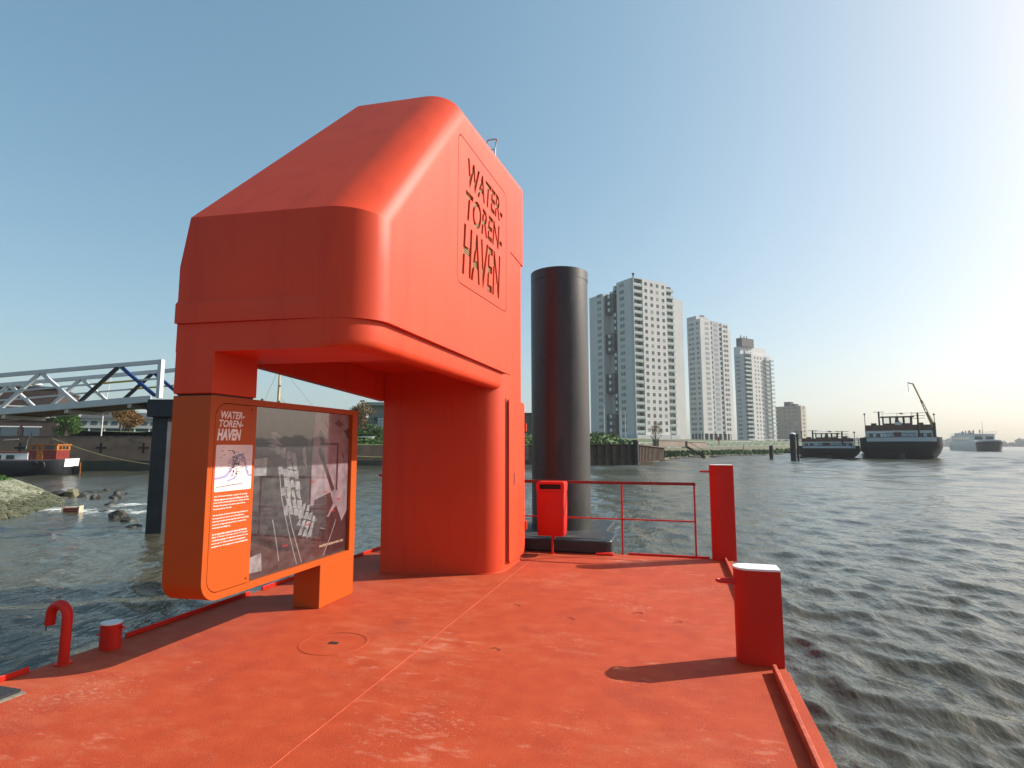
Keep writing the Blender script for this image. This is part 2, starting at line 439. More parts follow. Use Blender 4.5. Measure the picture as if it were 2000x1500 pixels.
for i in range(2, 7):
    a, b = Vector(BANK[i]), Vector(BANK[i+1])
    cnt = int(min((b-a).length*2.6, 150))
    for k in range(cnt):
        q = a.lerp(b, r2.random()); 
        mb.ico((q.x+r2.uniform(-.4,.5), q.y+r2.uniform(-.4,.4), WATER+.05), r2.uniform(.18,.42), 1, .25, r2, (1.2,1.2,.7))
tag(mb.build('toe_stones', M['toe_stone']), 'row of dark stones along the waterline of the bank', 'stones', kind='stuff')
# bushy growth on the quay edge left of the towers
mb = MB()
for k in range(5200):
    s = r2.random(); a, b = (QUAY[3], QUAY[4]) if s < .62 else (QUAY[4], QUAY[5])
    q = Vector(a).lerp(Vector(b), r2.random()); d = r2.uniform(.9, 9.0)
    t = (Vector(b)-Vector(a)).normalized(); q = q + Vector((-t.y,t.x))*d
    z = 1.75 + .95*min(1, d/5.0) * (0.75+.5*math.sin(q.x*.9+q.y*.4)*math.sin(q.y*.55)) 
    w = r2.uniform(.18,.42); u = Vector((r2.gauss(0,1), r2.gauss(0,1), r2.gauss(0,.7))).normalized(); v = u.orthogonal().normalized()
    p = Vector((q.x,q.y,z + r2.uniform(-.1,.35)))
    mb.add([p-u*w-v*w*.3, p+u*w*.1-v*w*.5, p+u*w, p+v*w*.5], [(0,1,2,3)])
M['weeds'] = mat('bright_weeds', (.018,.065,.007), .75, col2=(.07,.13,.018), scale=.9)
tag(mb.build('quay_weeds', M['weeds'], recalc=False), 'leafy green weeds growing along the top of the quay', 'weeds', kind='stuff')

# ---- far wooded shore across the river, on the right
M['farwood'] = mat('distant_wood', (.030,.045,.022), .95, var=.35, scale=.02)
mb = MB(); r3 = random.Random(11)
shore = [at(1560,980), at(1700,1000), at(1845,1020), at(1900,1060), at(2010,860), at(2200,800), at(2600,640), Vector((640,520,0)), Vector((520,260,0)), Vector((470,60,0)), Vector((480,-300,0))]
for i in range(len(shore)-1):
    a, b = shore[i], shore[i+1]; L_ = (b-a).length; cnt = int(L_/5)
    for k in range(cnt):
        q = a.lerp(b, k/cnt); low = .5 if i == 3 else 1.0
        big = (1.0 + .35*math.sin(q.x*.021+q.y*.013) + .2*math.sin(q.y*.05))*low
        q = q + Vector((r3.uniform(-5,5), r3.uniform(0,26), 0))
        h = r3.uniform(10.5,15.5)*big
        mb.ico((q.x, q.y, 1.5+h*.35), h*.62, 1, .22, r3, (.85,.85,1.0))
tag(mb.build('far_wood', M['farwood'], smooth=180), 'hazy blue wooded shore across the river on the right', 'far shore', kind='stuff')
mb = MB()
vs = []
for q in shore: vs += [(q.x,q.y,WATER-.3),(q.x+q.normalized().x*12,q.y+q.normalized().y*12,1.6),(q.x*1.18,q.y*1.18,2.0)]
mb.add(vs, [(3*i+k,3*i+k+1,3*i+k+4,3*i+k+3) for i in range(len(shore)-1) for k in (0,1)])
tag(mb.build('far_shore', M['farwood']), kind='structure')


# ================================================================== THE PONTOON
DX0, DX1, DY0, DY1 = -4.62, 0.75, -5.0, 9.06
pon = thing('pontoon', 'red painted steel pontoon deck floating on the river', 'pontoon', (0,0,0))
# deck plates: two plates meet along a weld seam
bx('deck_plate', M['deck'], pon, DX0, -2.052, DY0, DY1, -.04, 0.0)
bx('deck_plate', M['deck'], pon, -2.048, DX1, DY0, DY1, -.04, 0.0)
bx('hull', M['paint_red'], pon, DX0+.004, DX1-.004, DY0+.004, DY1-.004, -1.1, -.044)
mb = MB(); sp = [(-2.05+.0012*math.sin(k*1.9), DY0+.05+k*.1, .001) for k in range(int((DY1-DY0-.1)/.1))]
mb.tube(sp, [.0036+.0010*math.sin(k*2.3) for k in range(len(sp))], 6)
mb.build('weld_seam', scuffs(mat('weld_bead', (.38,.050,.014), .75), (.46,.10,.05), 5, .5, .7), pon, smooth=60)
def coaming(y0, y1, side):
    if side > 0:
        MB().prism([(0.640,y0),(0.668,y0),(0.668,y1),(0.640,y1)], .001, .062).build('coaming', M['coaming'], pon, bevel=.006)
        MB().box(.668,.752,y0,y1,-.045,.016).build('coaming_ledge', M['deck'], pon, bevel=.004)
    else:
        MB().box(-4.606,-4.584,y0,y1,.001,.042).build('coaming', M['paint_red'], pon, bevel=.006)
coaming(DY0, 4.72, 1); coaming(5.28, 8.95, 1)
coaming(-3.0, 3.25, -1); coaming(4.02, 5.52, -1); coaming(5.72, 8.9, -1)
MB().box(-.72,.45,9.03,9.055,.001,.03).build('coaming', M['paint_red'], pon)
MB().box(-4.5,-3.0,9.03,9.055,.001,.03).build('coaming', M['paint_red'], pon)
# round man-hole cover with its lifting hole
hc = MB(); n = 48
def ringz(r0, r1, z0, z1, cx, cy):
    m = MB(); a = [2*math.pi*k/n for k in range(n)]
    m.rings([[(cx+r0*math.cos(q),cy+r0*math.sin(q),z0) for q in a],[(cx+r1*math.cos(q),cy+r1*math.sin(q),z1) for q in a]], False, False)
    return m
hx, hy = -2.80, 4.40
m_ = ringz(.285,.282,.0005,.0035,hx,hy); k_ = ringz(.282,.268,.0035,.0035,hx,hy); m_.add(k_.v,k_.f)
k_ = ringz(.268,.266,.0035,.0005,hx,hy); m_.add(k_.v,k_.f); m_.build('hatch_rim', M['deck'], pon, smooth=40)
k_ = ringz(.266,.259,.0012,.0012,hx,hy); k_.build('hatch_groove', mat('hatch_joint',(.36,.040,.012),.7), pon)
MB().prism(rrect(hx-.045,hx+.04,hy-.022,hy+.026,.012,3), .001,.004).build('lifting_hole', M['dark'], pon)

# ---- bollards on the right edge: round front, flat channel to the outside
def d_profile(r, w, n=14):
    pts = []
    for k in range(n+1):
        a = math.radians(90 + 180*k/n); pts.append((r*math.cos(a), r*math.sin(a)))
    pts += [(w*.45,-r),(w*.45,-r*.985),(w*.72,-r*.985),(w*.72,-r*.94),(w,-r*.94),(w,r*.94),(w*.72,r*.94),(w*.72,r*.985),(w*.45,r*.985),(w*.45,r)]
    return pts
def edge_bollard(x, y, h, cap, label, ring_z):
    t = thing('mooring_bollard', label, 'bollard', (x,y,0), 0, 'bollards along the right edge of the pontoon')
    MB().prism(d_profile(.108,.222), 0.0, h).build('post', M['paint_red'], t, smooth=30)
    if cap: MB().prism([(a*1.0,b*1.0) for a,b in d_profile(.109,.223)], h+.001, h+.016).build('cap', M['white_cap'], t, bevel=.004)
    else: MB().prism(d_profile(.104,.218), h+.001, h+.008).build('cap', M['white_cap'], t)
    pts = []
    for k in range(13):
        a = math.radians(-90 + 180*k/12); pts.append((-.185 - .045*math.cos(a), .045*math.sin(a), ring_z))
    pts = [(-.06,-.045,ring_z)] + pts + [(-.06,.045,ring_z)]
    MB().tube(pts, .0125, 8).build('mooring_ring', M['paint_red'], t, smooth=60)
    return t
edge_bollard(.522, 4.93, .695, True, 'stout red mooring bollard with a white top in the right foreground', .590)
edge_bollard(.588, 9.02, 1.36, False, 'tall red mooring bollard at the far corner of the deck beside the railing', 1.265)
# small bollard by the left edge
t = thing('mooring_bollard', 'short red bollard with a white top on the left edge behind the hooked pipe', 'bollard', (-4.50,3.80,0))
MB().prism(rrect(-.078,.078,-.07,.07,.066,5), 0.0, .195).build('post', M['paint_red'], t, smooth=40)
MB().prism(rrect(-.079,.079,-.071,.071,.066,5), .196, .207).build('cap', M['white_cap'], t)
MB().tube([(-.12,-.02,.10),(.02,-.02,.10)], .009, 8).build('pin', M['paint_red'], t, smooth=60)
MB().tube([(.04,.02,.165),(.12,.02,.165)], .009, 8).build('pin', M['paint_red'], t, smooth=60)
# hooked vent pipe
t = thing('vent_pipe', 'red hooked vent pipe rising from the left edge of the deck', 'vent pipe', (-4.52,3.44,0))
pts = [(0,0,0),(0.004,0,.1),(0.006,0,.2),(.008,0,.345)]
for k in range(1, 15):
    a = math.radians(180*k/14); pts.append((.008-.085+.085*math.cos(a), 0, .345+.085*math.sin(a)))
pts += [(-.165,0,.30),(-.168,0,.275)]
MB().tube(pts, .036, 14).build('pipe', M['paint_red'], t, smooth=60)
MB().tube([(0,0,.0),(0,0,.012)], .062, 16).build('flange', M['paint_red'], t, smooth=40)
MB().tube([(-.185,0,.29),(-.192,-.005,.262),(-.205,0,.225)], .004, 6).build('wire', M['dark'], t)
# rubber mat with a worn pale rim
t = thing('rubber_mat', 'black rubber mat with a pale rim at the lower left of the deck', 'mat', (-4.62,2.72,0))
MB().prism(rrect(0,.40,-.45,.27,.02,3), .001,.006).build('rim', mat('pale_mat_rim', (.20,.17,.13), .9, var=.3, scale=30), t)
MB().prism(rrect(.0,.355,-.42,.268,.02,3), .0065,.022).build('mat', mat('black_rubber', (.018,.020,.024), .85, var=.3, scale=40, bump=.4, bscale=90), t, bevel=.004)
# twigs
M['twig'] = mat('dry_twig', (.10,.035,.018), .8)
for i,(x,y,a,l) in enumerate([(-.40,5.95,.3,.10),(-1.0,5.6,-.5,.08),(-.02,5.75,.5,.10),(-1.45,4.62,-.3,.10),(-1.62,5.9,-.35,.09)]):
    q = [(x+math.cos(a)*l*(s-.5), y+math.sin(a)*l*(s-.5)+.03*math.sin(s*3.1), .003+.004*s) for s in (0,.25,.5,.75,1)]
    tag(MB().tube(q, [.0012,.002,.002,.002,.004], 5).build('twig', M['twig']), ['thin dry twig on the deck, second nearest to the white topped bollard','thin dry twig in the middle of those scattered on the deck','thin dry twig on the deck nearest to the white topped bollard','thin dry twig lying nearest to the camera, right of the weld seam','thin dry twig just right of the weld seam, nearest to the pavilion door'][i], 'twig', 'twigs scattered over the deck')

# ---- railing along the far edge
t = thing('railing', 'thin red steel railing with a dark top rail along the far edge', 'railing', (0,9.015,0))
for x in (.262,-.80,-1.86,-2.92): MB().bar((x,0,0),(x,0,1.06),.026,.026).build('post', M['paint_red'], t)
MB().bar((-3.9,0,1.078),(.285,0,1.078),.045,.045).build('top_rail', M['shaded_rail'], t, bevel=.006)
MB().bar((-3.9,-.002,.53),(.275,-.002,.53),.020,.020).build('middle_rail', M['paint_red'], t)

# ---- litter bin
t = thing('litter_bin', 'orange red litter bin with a dark slot hanging before the railing', 'litter bin', (-1.845,8.80,0))
bm_ = MB()
prof = [(-.215,-.14),(.215,-.14),(.215,.14),(-.215,.14)]
def rr(w, d, z, r): return [(x,y,z) for x,y in rrect(-w,w,-d,d,r,4)]
bm_.rings([rr(.196,.135,.285,.03), rr(.206,.145,.30,.035), rr(.213,.150,.60,.035), rr(.216,.150,.95,.035)], True, False)
bm_.build('body', M['paint_red'], t, smooth=40)
hood = MB(); o_ = rrect(-.216,.216,.95,1.095,.03,4,(.005,.005,.03,.03)); h_ = rrect(-.165,.165,.985,1.06,.012,3)
v_, f_ = face_with_holes(o_, h_ and [h_], lambda x,z: (x,-.150,z)); hood.add(v_,f_)
nn = len(o_); hood.add([(x,-.150,z) for x,z in o_]+[(x,.15,z) for x,z in o_], [(i,(i+1)%nn,nn+(i+1)%nn,nn+i) for i in range(nn)]+[tuple(range(nn,2*nn))])
nn = len(h_); hood.add([(x,-.150,z) for x,z in h_]+[(x,-.09,z) for x,z in h_], [(i,(i+1)%nn,nn+(i+1)%nn,nn+i) for i in range(nn)])
hood.build('hood', M['paint_red'], t, smooth=40)
MB().box(-.168,.168,-.088,-.08,.98,1.065).build('slot', M['dark'], t)
MB().box(-.205,.205,-.1525,-.151,.947,.953).build('lid_joint', M['darkred'], t)
MB().tube([(0,0,0),(0,0,.29)], .017, 8).build('post', M['paint_red'], t, smooth=60)
MB().tube([(0,0,0),(0,0,.01)], .05, 12).build('foot_plate', M['paint_red'], t)

# ---- black steel pile and the fender collar around it
M['pile'] = mat('tarred_steel_pile', (.022,.023,.024), .42, col2=(.050,.050,.048), scale=1.6, bump=.12, bscale=20, stretch=(1,1,.25))
scuffs(M['pile'], (.045,.026,.018), 1.2, .56, .72, (3.2,3.2,.18), .7)
pt = thing('mooring_pile', 'tall black steel mooring pile standing behind the railing', 'pile', (-1.99,10.28,0))
rp_ = random.Random(2); rings_ = []
for z in np.linspace(-3.5, 4.83, 40):
    rings_.append([((.527+.004*math.sin(3*a+z))*math.cos(a), (.527+.004*math.sin(3*a+z))*math.sin(a), z) for a in [2*math.pi*k/56 for k in range(56)]])
MB().rings(rings_).build('shaft', M['pile'], pt, smooth=50)
tp = MB().prism([(.531*math.cos(2*math.pi*k/56), .531*math.sin(2*math.pi*k/56)) for k in range(56)], 4.66, 4.835); tp.build('top_band', M['pile'], pt, smooth=50)
for z0 in (-.1, 1.25, 3.1):
    q = [(.527*math.cos(a), .527*math.sin(a), z0 + .55*(a+2.2)/4.4) for a in np.linspace(-2.6,.9,40)]
    MB().tube(q, .005, 5).build('weld_seam', scuffs(mat('pile_weld',(.06,.055,.05),.4), (.16,.13,.10), 2, .55,.7), pt, smooth=60)
ft = thing('pile_collar', 'black rubber fender collar around the foot of the mooring pile', 'fender', (0,0,0))
pl = [(-3.15,8.93),(-1.12,8.93),(-.965,9.06),(-.965,9.75),(-1.15,10.05),(-1.15,11.4),(-3.15,11.4)]
scuffs(M['pile'], (.10,.095,.085), 9.0, .62, .74, (1,1,.22), .5)
scuffs(M['pile'], (.012,.018,.012), 2.0, .52, .62, (1.5,1.5,.5), .6)
M['fender'] = mat('black_fender', (.016,.017,.019), .38, var=.4, scale=5, bump=.15, bscale=25)
MB().prism(pl, .004, .20).build('collar', M['fender'], ft, bevel=.035, seg=3)
MB().prism(offset_poly(pl, [.16]*7), .2005,.206).build('top_plate', scuffs(mat('worn_black_plate', (.020,.021,.023), .6, bump=.3, bscale=40), (.20,.16,.12), 3.0, .52, .72, amount=.8), ft)
MB().box(-1.20,-.93,8.87,9.02,.001,.028).build('corner_shoe', M['paint_red'], ft, bevel=.005)

# ================================================================== THE PAVILION
pav = thing('harbour_pavilion', 'tall orange red steel harbour pavilion with sloping roof, column and sign leg', 'pavilion', (-2.9,7.0,0))
PO = Vector((-2.9,7.0,0))
K, XS = 0.085, -3.52              # the front plane is slightly skewed
def P(x, yl, z, w=1.0): return (x - PO.x, yl + K*(x-XS)*w - PO.y, z)
def skew(yl): return 1.0 if yl < 3.9 else max(0.0, 1 - .4*(yl-3.9)/1.65 if yl < 5.55 else .6 - .6*(yl-5.55)/1.6)
XR, XL = -2.19, -3.88
def xleft(z): return XL if z < 3.11 else XL + (z-3.11)*0.178
def shell(name, poly, rad, xr, R, zleft, nseg=12, panel_hole=None, m=None):
    """a YZ outline swept across X; its right edge is rounded with mitred fillets"""
    mb = MB(); rings = []
    rings.append([P(zleft(z), y, z, skew(y)) for y,z in poly])
    for k in range(nseg+1):
        th = math.pi/2*k/nseg; x = xr - R + R*math.sin(th)
        off = offset_poly(poly, [r*(1-math.cos(th)) for r in rad])
        rings.append([P(x, y, z, skew(y)) for y,z in off])
    mb.rings(rings, False, panel_hole is None)
    n_ = len(poly); mb.add(rings[0], [(0,1,2,n_-1), tuple(range(2,n_))])
    if panel_hole is not None:
        ring = [(q[1]+PO.y, q[2]) for q in rings[-1]]
        v,f = face_with_holes(ring, [panel_hole], lambda y,z: (xr-PO.x, y-PO.y, z))
        mb.add(v,f)
    bm = bmesh.new(); me = mb.mesh(name, m or M['paint'], None)
    bm.from_mesh(me); bmesh.ops.remove_doubles(bm, verts=bm.verts, dist=1e-4); bmesh.ops.recalc_face_normals(bm, faces=bm.faces); bm.to_mesh(me); bm.free()
    me.polygons.foreach_set('use_smooth',[True]*len(me.polygons)); me.set_sharp_from_angle(angle=math.radians(24))
    return link(name, me, pav)
TILT = .042
hole = [(a, b + TILT*(a-6.51)) for a,b in rrect(5.575, 7.445, 3.435, 5.140, .10, 6)]
upper = [(3.69,2.635),(7.68,2.635),(7.68,3.11),(7.68,4.42),(8.40,4.42),(8.40,5.87),(5.55,5.59),(3.69,3.53),(3.69,3.11)]
rad = [.0,.03,.03,.0,.04,.27,.27,.31,.31]
shell('tower_head', upper, rad, XR, .42, xleft, 18, hole)
# ledge along the front, dying out towards the rounded corner
v_ = []
for x, d in ((-3.8815,.020),(-3.4,.019),(-2.95,.012),(-2.62,.001)):
    v_ += [P(x,3.69-d,2.635), P(x,3.69-d,2.795), P(x,3.70,2.835), P(x,3.70,2.635)]
mb = MB(); mb.rings([v_[4*i:4*i+4] for i in range(4)]); mb.build('front_ledge', M['paint'], pav, smooth=30)
# weld beads where the rounded corner plate is let in
for x, za, zb in ((-2.63,2.85,3.49),): MB().tube([P(x,3.691,za), P(x,3.691,(za+zb)/2), P(x,3.691,zb)], .0028, 5).build('weld_seam', M['paint'], pav, smooth=60)
# lower band: a hollow rim below the head
def rim_plan(ins_l, ins_f, ins_r, ins_b, r):
    x0, x1, yb = XL+.004+ins_l, XR-.045-ins_r, 7.60-ins_b
    yf = lambda x: 3.694 + ins_f + K*(x-XS)
    pts = [(x0, yf(x0))]
    for i in range(13):
        a = math.radians(-90+90*i/12); pts.append((x1-r+r*math.cos(a), yf(x1-r)+r*.86+r*.86*math.sin(a)))
    pts += [(x1,yb),(x0,yb)]
    return [(x-PO.x,y-PO.y) for x,y in pts]
ro, rin = rim_plan(0,0,0,0,.40), rim_plan(.05,.74,.12,.12,.05)
rm = MB(); n_ = len(ro)
cur_ = [[(x,y,2.634) for x,y in ro]]
for d_, z_ in ((0,2.475),(.008,2.440),(.03,2.412),(.065,2.400)): cur_.append([(x,y,z_) for x,y in (rim_plan(0,0,d_,0,.40) if d_ else ro)])
cur_ += [[(x,y,2.400) for x,y in rin], [(x,y,2.634) for x,y in rin]]
rm.rings(cur_, False, False)
rm.build('lower_band', M['paint'], pav, smooth=35)
MB().add([(x-PO.x,y-PO.y,z) for x in (-3.866,-3.773) for y,z in ((4.40,2.3995),(7.02,2.25),(7.02,2.633),(4.40,2.633))], [(0,1,2,3),(7,6,5,4),(0,4,5,1),(1,5,6,2),(2,6,7,3),(3,7,4,0)]).build('side_plate', M['paint'], pav)
# column
def colplan():
    pts = []
    for (cx,cy,a0,r) in ((-3.78,6.945,180,.03),(-2.200,7.13,270,.38),(-2.200,8.44,0,.20),(-3.78,8.40,90,.03)):
        ox = cx + r if cx < -3 else cx - r; oy = cy + r if cy < 8 else cy - r
        for i in range(9):
            a = math.radians(a0+90*i/8); pts.append((ox+r*math.cos(a)-PO.x, oy+r*math.sin(a)-PO.y))
    return pts
MB().prism(colplan(), 0.0, 4.45).build('column', M['paint'], pav, smooth=25)
mb = MB(); q = colplan(); q = [(a,b,.004) for a,b in q] + [q_[0:2]+(.004,) for q_ in [q[0]]]
mb.tube(q, .010, 6, False); mb.build('base_weld', M['paint'], pav, smooth=60)
# door in the column's right side
dr_ = rrect(7.50,8.33,.085,2.285,.07,5)
db = MB(); nn = len(dr_)
for xx0, xx1 in ((-2.222,-2.160),):
    v = [(xx0-PO.x,y-PO.y,z) for y,z in dr_]+[(xx1-PO.x,y-PO.y,z) for y,z in dr_]
    db.add(v, [tuple(range(nn-1,-1,-1)), tuple(range(nn,2*nn))]+[(i,(i+1)%nn,nn+(i+1)%nn,nn+i) for i in range(nn)])
door = db.build('door', M['paint'], pav, bevel=.008)
hd = rrect(7.715,7.775,1.10,1.28,.029,5); nn=len(hd)
MB().add([(-2.1585-PO.x,y-PO.y,z) for y,z in hd]+[(-2.157-PO.x,y-PO.y,z) for y,z in hd], [tuple(range(nn,2*nn))]+[(i,(i+1)%nn,nn+(i+1)%nn,nn+i) for i in range(nn)]).build('handle', M['darkred'], door)
MB().tube([(-2.161-PO.x,7.70-PO.y,.95),(-2.152-PO.x,7.70-PO.y,.95)], .012, 10).build('lock', M['steel'], door)
for z in (.48, 1.92): MB().tube([(-2.150-PO.x,8.345-PO.y,z-.06),(-2.150-PO.x,8.345-PO.y,z+.06)], .018, 10).build('hinge', M['paint'], door, smooth=50)
MB().box(-2.2000-PO.x,-2.1985-PO.x,7.455-PO.y,7.4995-PO.y,.08,2.29).build('door_gap', M['darkred'], pav)
# lifting ear on the left of the column and weld marks
MB().box(-3.90-PO.x,-3.78-PO.x,7.1-PO.y,7.15-PO.y,1.23,1.26).build('ear', M['paint_red'], pav)
# rear ladder hoop that shows above the roof
lad = MB()
for x in (-2.86,-2.70): lad.tube([(x-PO.x,8.52-PO.y,4.6),(x-PO.x,8.52-PO.y,6.5),(x-PO.x+.02,8.50-PO.y,6.60),(x-PO.x+.05,8.46-PO.y,6.64)], .012, 8)
for k in range(8): lad.tube([(-2.86-PO.x,8.52-PO.y,4.75+k*.25),(-2.70-PO.x,8.52-PO.y,4.75+k*.25)], .010, 6)
lad.tube([(-2.81-PO.x,8.46-PO.y,6.64),(-2.65-PO.x,8.46-PO.y,6.64)], .012, 8)
lad.build('ladder', M['steel'], pav, smooth=60)

# ---- lettering: text outlines become real cut-outs in the side panel
def text_curve(body, size, xs=1.0, shear=0.0, offset=0.0, res=3):
    cu = bpy.data.curves.new('text', 'FONT'); cu.body = body; cu.size = size; cu.shear = shear; cu.offset = offset
    cu.resolution_u = res; cu.space_character = 1.0
    return cu
def text_splines(body, size, offset=0.0, shear=0.0):
    cu = text_curve(body, size, offset=offset, shear=shear); o = bpy.data.objects.new('text', cu); COL.objects.link(o)
    bpy.context.view_layer.update()
    for q in bpy.context.selected_objects: q.select_set(False)
    o.select_set(True); bpy.context.view_layer.objects.active = o
    bpy.ops.object.convert(target='CURVE')
    o = bpy.context.view_layer.objects.active
    return o
def text_mesh(body, size, offset=0.0, shear=0.0, res=2):
    cu = text_curve(body, size, shear=shear, offset=offset, res=res); o = bpy.data.objects.new('text', cu); COL.objects.link(o)
    dg = bpy.context.evaluated_depsgraph_get()
    me = bpy.data.meshes.new_from_object(o.evaluated_get(dg))
    bpy.data.objects.remove(o); bpy.data.curves.remove(cu)
    return me
# fit each row: (text, y0, y1, z0, z1, stroke)
ROWS = [('WATER-', 5.89, 7.245, 4.650, 4.965, .030), ('TOREN-', 5.83, 7.225, 4.235, 4.560, .027), ('HAVEN', 5.735, 7.150, 3.570, 4.150, .045)]
pc = bpy.data.curves.new('panel', 'CURVE'); pc.dimensions = '2D'; pc.fill_mode = 'BOTH'; pc.extrude = .010; pc.resolution_u = 4; pc.offset = -.011
s_ = pc.splines.new('POLY'); pr = [(a, b + TILT*(a-6.51)) for a,b in rrect(5.575,7.445,3.435,5.140,.10,6)]; s_.points.add(len(pr)-1)
for p_, (a,b) in zip(s_.points, pr): p_.co = (a,b,0,1)
s_.use_cyclic_u = True
for body, y0, y1, z0, z1, st in ROWS:
    o = text_splines(body, 1.0, offset=st, shear=0.18)
    pts = [bp.co for s in o.data.splines for bp in s.bezier_points]
    ax0, ax1 = min(p.x for p in pts), max(p.x for p in pts); ay0, ay1 = min(p.y for p in pts), max(p.y for p in pts)
    fx = lambda v: Vector((y0 + (v.x-ax0)/(ax1-ax0)*(y1-y0), z0 + (v.y-ay0)/(ay1-ay0)*(z1-z0) + TILT*(y0 + (v.x-ax0)/(ax1-ax0)*(y1-y0) - 6.51), 0))
    for s in o.data.splines:
        ns = pc.splines.new('BEZIER'); ns.bezier_points.add(len(s.bezier_points)-1)
        for a,b in zip(ns.bezier_points, s.bezier_points):
            a.handle_left_type = a.handle_right_type = 'FREE'
            a.co, a.handle_left, a.handle_right = fx(b.co), fx(b.handle_left), fx(b.handle_right)
        ns.use_cyclic_u = True
    d_ = o.data; bpy.data.objects.remove(o); bpy.data.curves.remove(d_)
po = bpy.data.objects.new('panel', pc); COL.objects.link(po)
dg = bpy.context.evaluated_depsgraph_get(); me = bpy.data.meshes.new_from_object(po.evaluated_get(dg))
bpy.data.objects.remove(po); bpy.data.curves.remove(pc)
me.transform(Matrix(((0,0,1,XR-.0105-PO.x),(1,0,0,-PO.y),(0,1,0,0),(0,0,0,1))))
me.materials.clear(); me.materials.append(M['paint']); me.polygons.foreach_set('use_smooth',[False]*len(me.polygons))
lp = link('letter_panel', me, pav); tag(lp, 'side panel with the cut-out words WATER- TOREN- HAVEN')
MB().box(XR-.06-PO.x,XR-.05-PO.x,5.50-PO.y,7.52-PO.y,3.36,5.21).build('panel_backing', M['grille'], pav)
sm = MB().box(-.012,.012,-.93,.93,-.006,.006).mesh('grille_slat', M['slat'])
for k in range(60):
    link('grille_slat', sm, lp, (XR-.036-PO.x, 6.51-PO.y, 3.45+k*.028), (0,.5,0))

# ---- sign leg: hanging leg, information sign and foot
SX0, SX1 = -3.865, XS
lv = []
for z in (2.062, 2.43): lv.append([P(SX0-.01,3.692,z), P(SX1,3.692,z), (SX1-PO.x,4.20-PO.y,z), (SX0-.01-PO.x,4.20-PO.y,z)])
MB().rings(lv).build('hanging_leg', M['paint'], pav, bevel=.010)
MB().rings([[P(SX0+.02,3.72,z), P(SX1-.02,3.72,z), (SX1-.02-PO.x,4.18-PO.y,z), (SX0+.02-PO.x,4.18-PO.y,z)] for z in (2.04,2.063)]).build('leg_joint', M['dark'], pav)
# frame of the sign: outline in YZ with an opening for the panel and the glass
so = []
for (cy,cz,a0,r) in ((3.69,.435,180,.17),(5.885,.435,270,.012),(5.885,2.048,0,.02),(3.69,2.048,90,.012)):
    oy = cy+r if cy < 5 else cy-r; oz = cz+r if cz < 1 else cz-r
    for i in range(9):
        a = math.radians(a0+90*i/8); so.append((oy+r*math.cos(a), oz+r*math.sin(a)))
sh = rrect(3.742,5.772,.492,1.995,.1,7,(.12,.006,.006,.12))
fr = MB()
v,f = face_with_holes(so, [sh], lambda y,z: P(SX1, y, z)); fr.add(v,f)
nn = len(so); fr.add([P(SX1,y,z) for y,z in so]+[P(SX0,y,z) for y,z in so], [(i,(i+1)%nn,nn+(i+1)%nn,nn+i) for i in range(nn)]+[tuple(range(nn,2*nn))])
nn = len(sh); fr.add([P(SX1,y,z) for y,z in sh]+[P(SX1-.055,y,z) for y,z in sh], [(i,(i+1)%nn,nn+(i+1)%nn,nn+i) for i in range(nn)]+[tuple(range(nn,2*nn))])
me = fr.mesh('sign_frame', M['paint_panel'])
bm = bmesh.new(); bm.from_mesh(me); bmesh.ops.remove_doubles(bm, verts=bm.verts, dist=1e-4); bmesh.ops.recalc_face_normals(bm, faces=bm.faces); bm.to_mesh(me); bm.free()
me.polygons.foreach_set('use_smooth',[True]*len(me.polygons)); me.set_sharp_from_angle(angle=math.radians(25))
sf = link('sign_frame', me, pav); tag(sf, 'orange sign frame with rounded lower front corner')
# text panel, flush in the opening with a fine joint around it
ip = rrect(3.748,4.213,.498,1.989,.1,7,(.116,.004,.004,.116)); nn = len(ip)
tp_ = MB().add([P(SX1-.001,y,z) for y,z in ip]+[P(SX1-.05,y,z) for y,z in ip], [tuple(range(nn))]+[(i,(i+1)%nn,nn+(i+1)%nn,nn+i) for i in range(nn)]).build('text_panel', M['paint_panel'], pav)
XT = SX1 + .0005
def flat(name, me, m, y0, y1, z0, z1, parent, x=XT, keep=False):
    """lays a text mesh on the sign plane, fitted to a box"""
    xs = [v.co.x for v in me.vertices]; ys = [v.co.y for v in me.vertices]
    ax0, ax1, ay0, ay1 = min(xs), max(xs), min(ys), max(ys)
    s = (z1-z0)/(ay1-ay0) if keep else None
    for v in me.vertices:
        yy = y0 + (v.co.x-ax0)/(ax1-ax0)*(y1-y0); zz = z0 + (v.co.y-ay0)/(ay1-ay0)*(z1-z0)
        v.co = P(x, yy, zz)
    me.materials.clear(); me.materials.append(m)
    return link(name, me, parent)
for body,y0,y1,z0,z1,st in (('WATER-',3.80,4.065,1.868,1.930,.028),('TOREN-',3.785,4.055,1.798,1.858,.026),('HAVEN',3.772,4.035,1.690,1.786,.05)):
    flat('lettering', text_mesh(body,1.0,st,.2), M['print_white'], y0,y1,z0,z1, tp_)
PAR = [["Al in 1916 kocht Rotterdam een gebied bij de huidige","Watertorenhaven aan de kaai van Delfshaven. In de 50er","jaren werd het terrein ingericht en in verband de Oost-","Havenige. Daar kwamen de woningen en gebouwen van","het personeel op die rivier."],
       ["Aan het eind van de Tweede Wereldoorlog werkstation de","haven gevonden in de haven van de Rotterdammers.","Later werd de plek opnieuw ingericht, maar kreeg bij lange","na niet de vroegere gronden. Dit is te vinden in het","wederopbouw bedrijvig huis."],
       ["Om de havenruimte centraal uit te kunnen die Rotterdam","tijdens de 70er jaren verbonden, werd in 1971 een grote","ontwikkeling aangelegd. De bijzonderste watertoren is al van","verre te zien. De Watertorenhaven werd aangelegd als","werkhaven voor de vestiging van het waterleidingbedrijf."]]
z = 1.238
tm = []
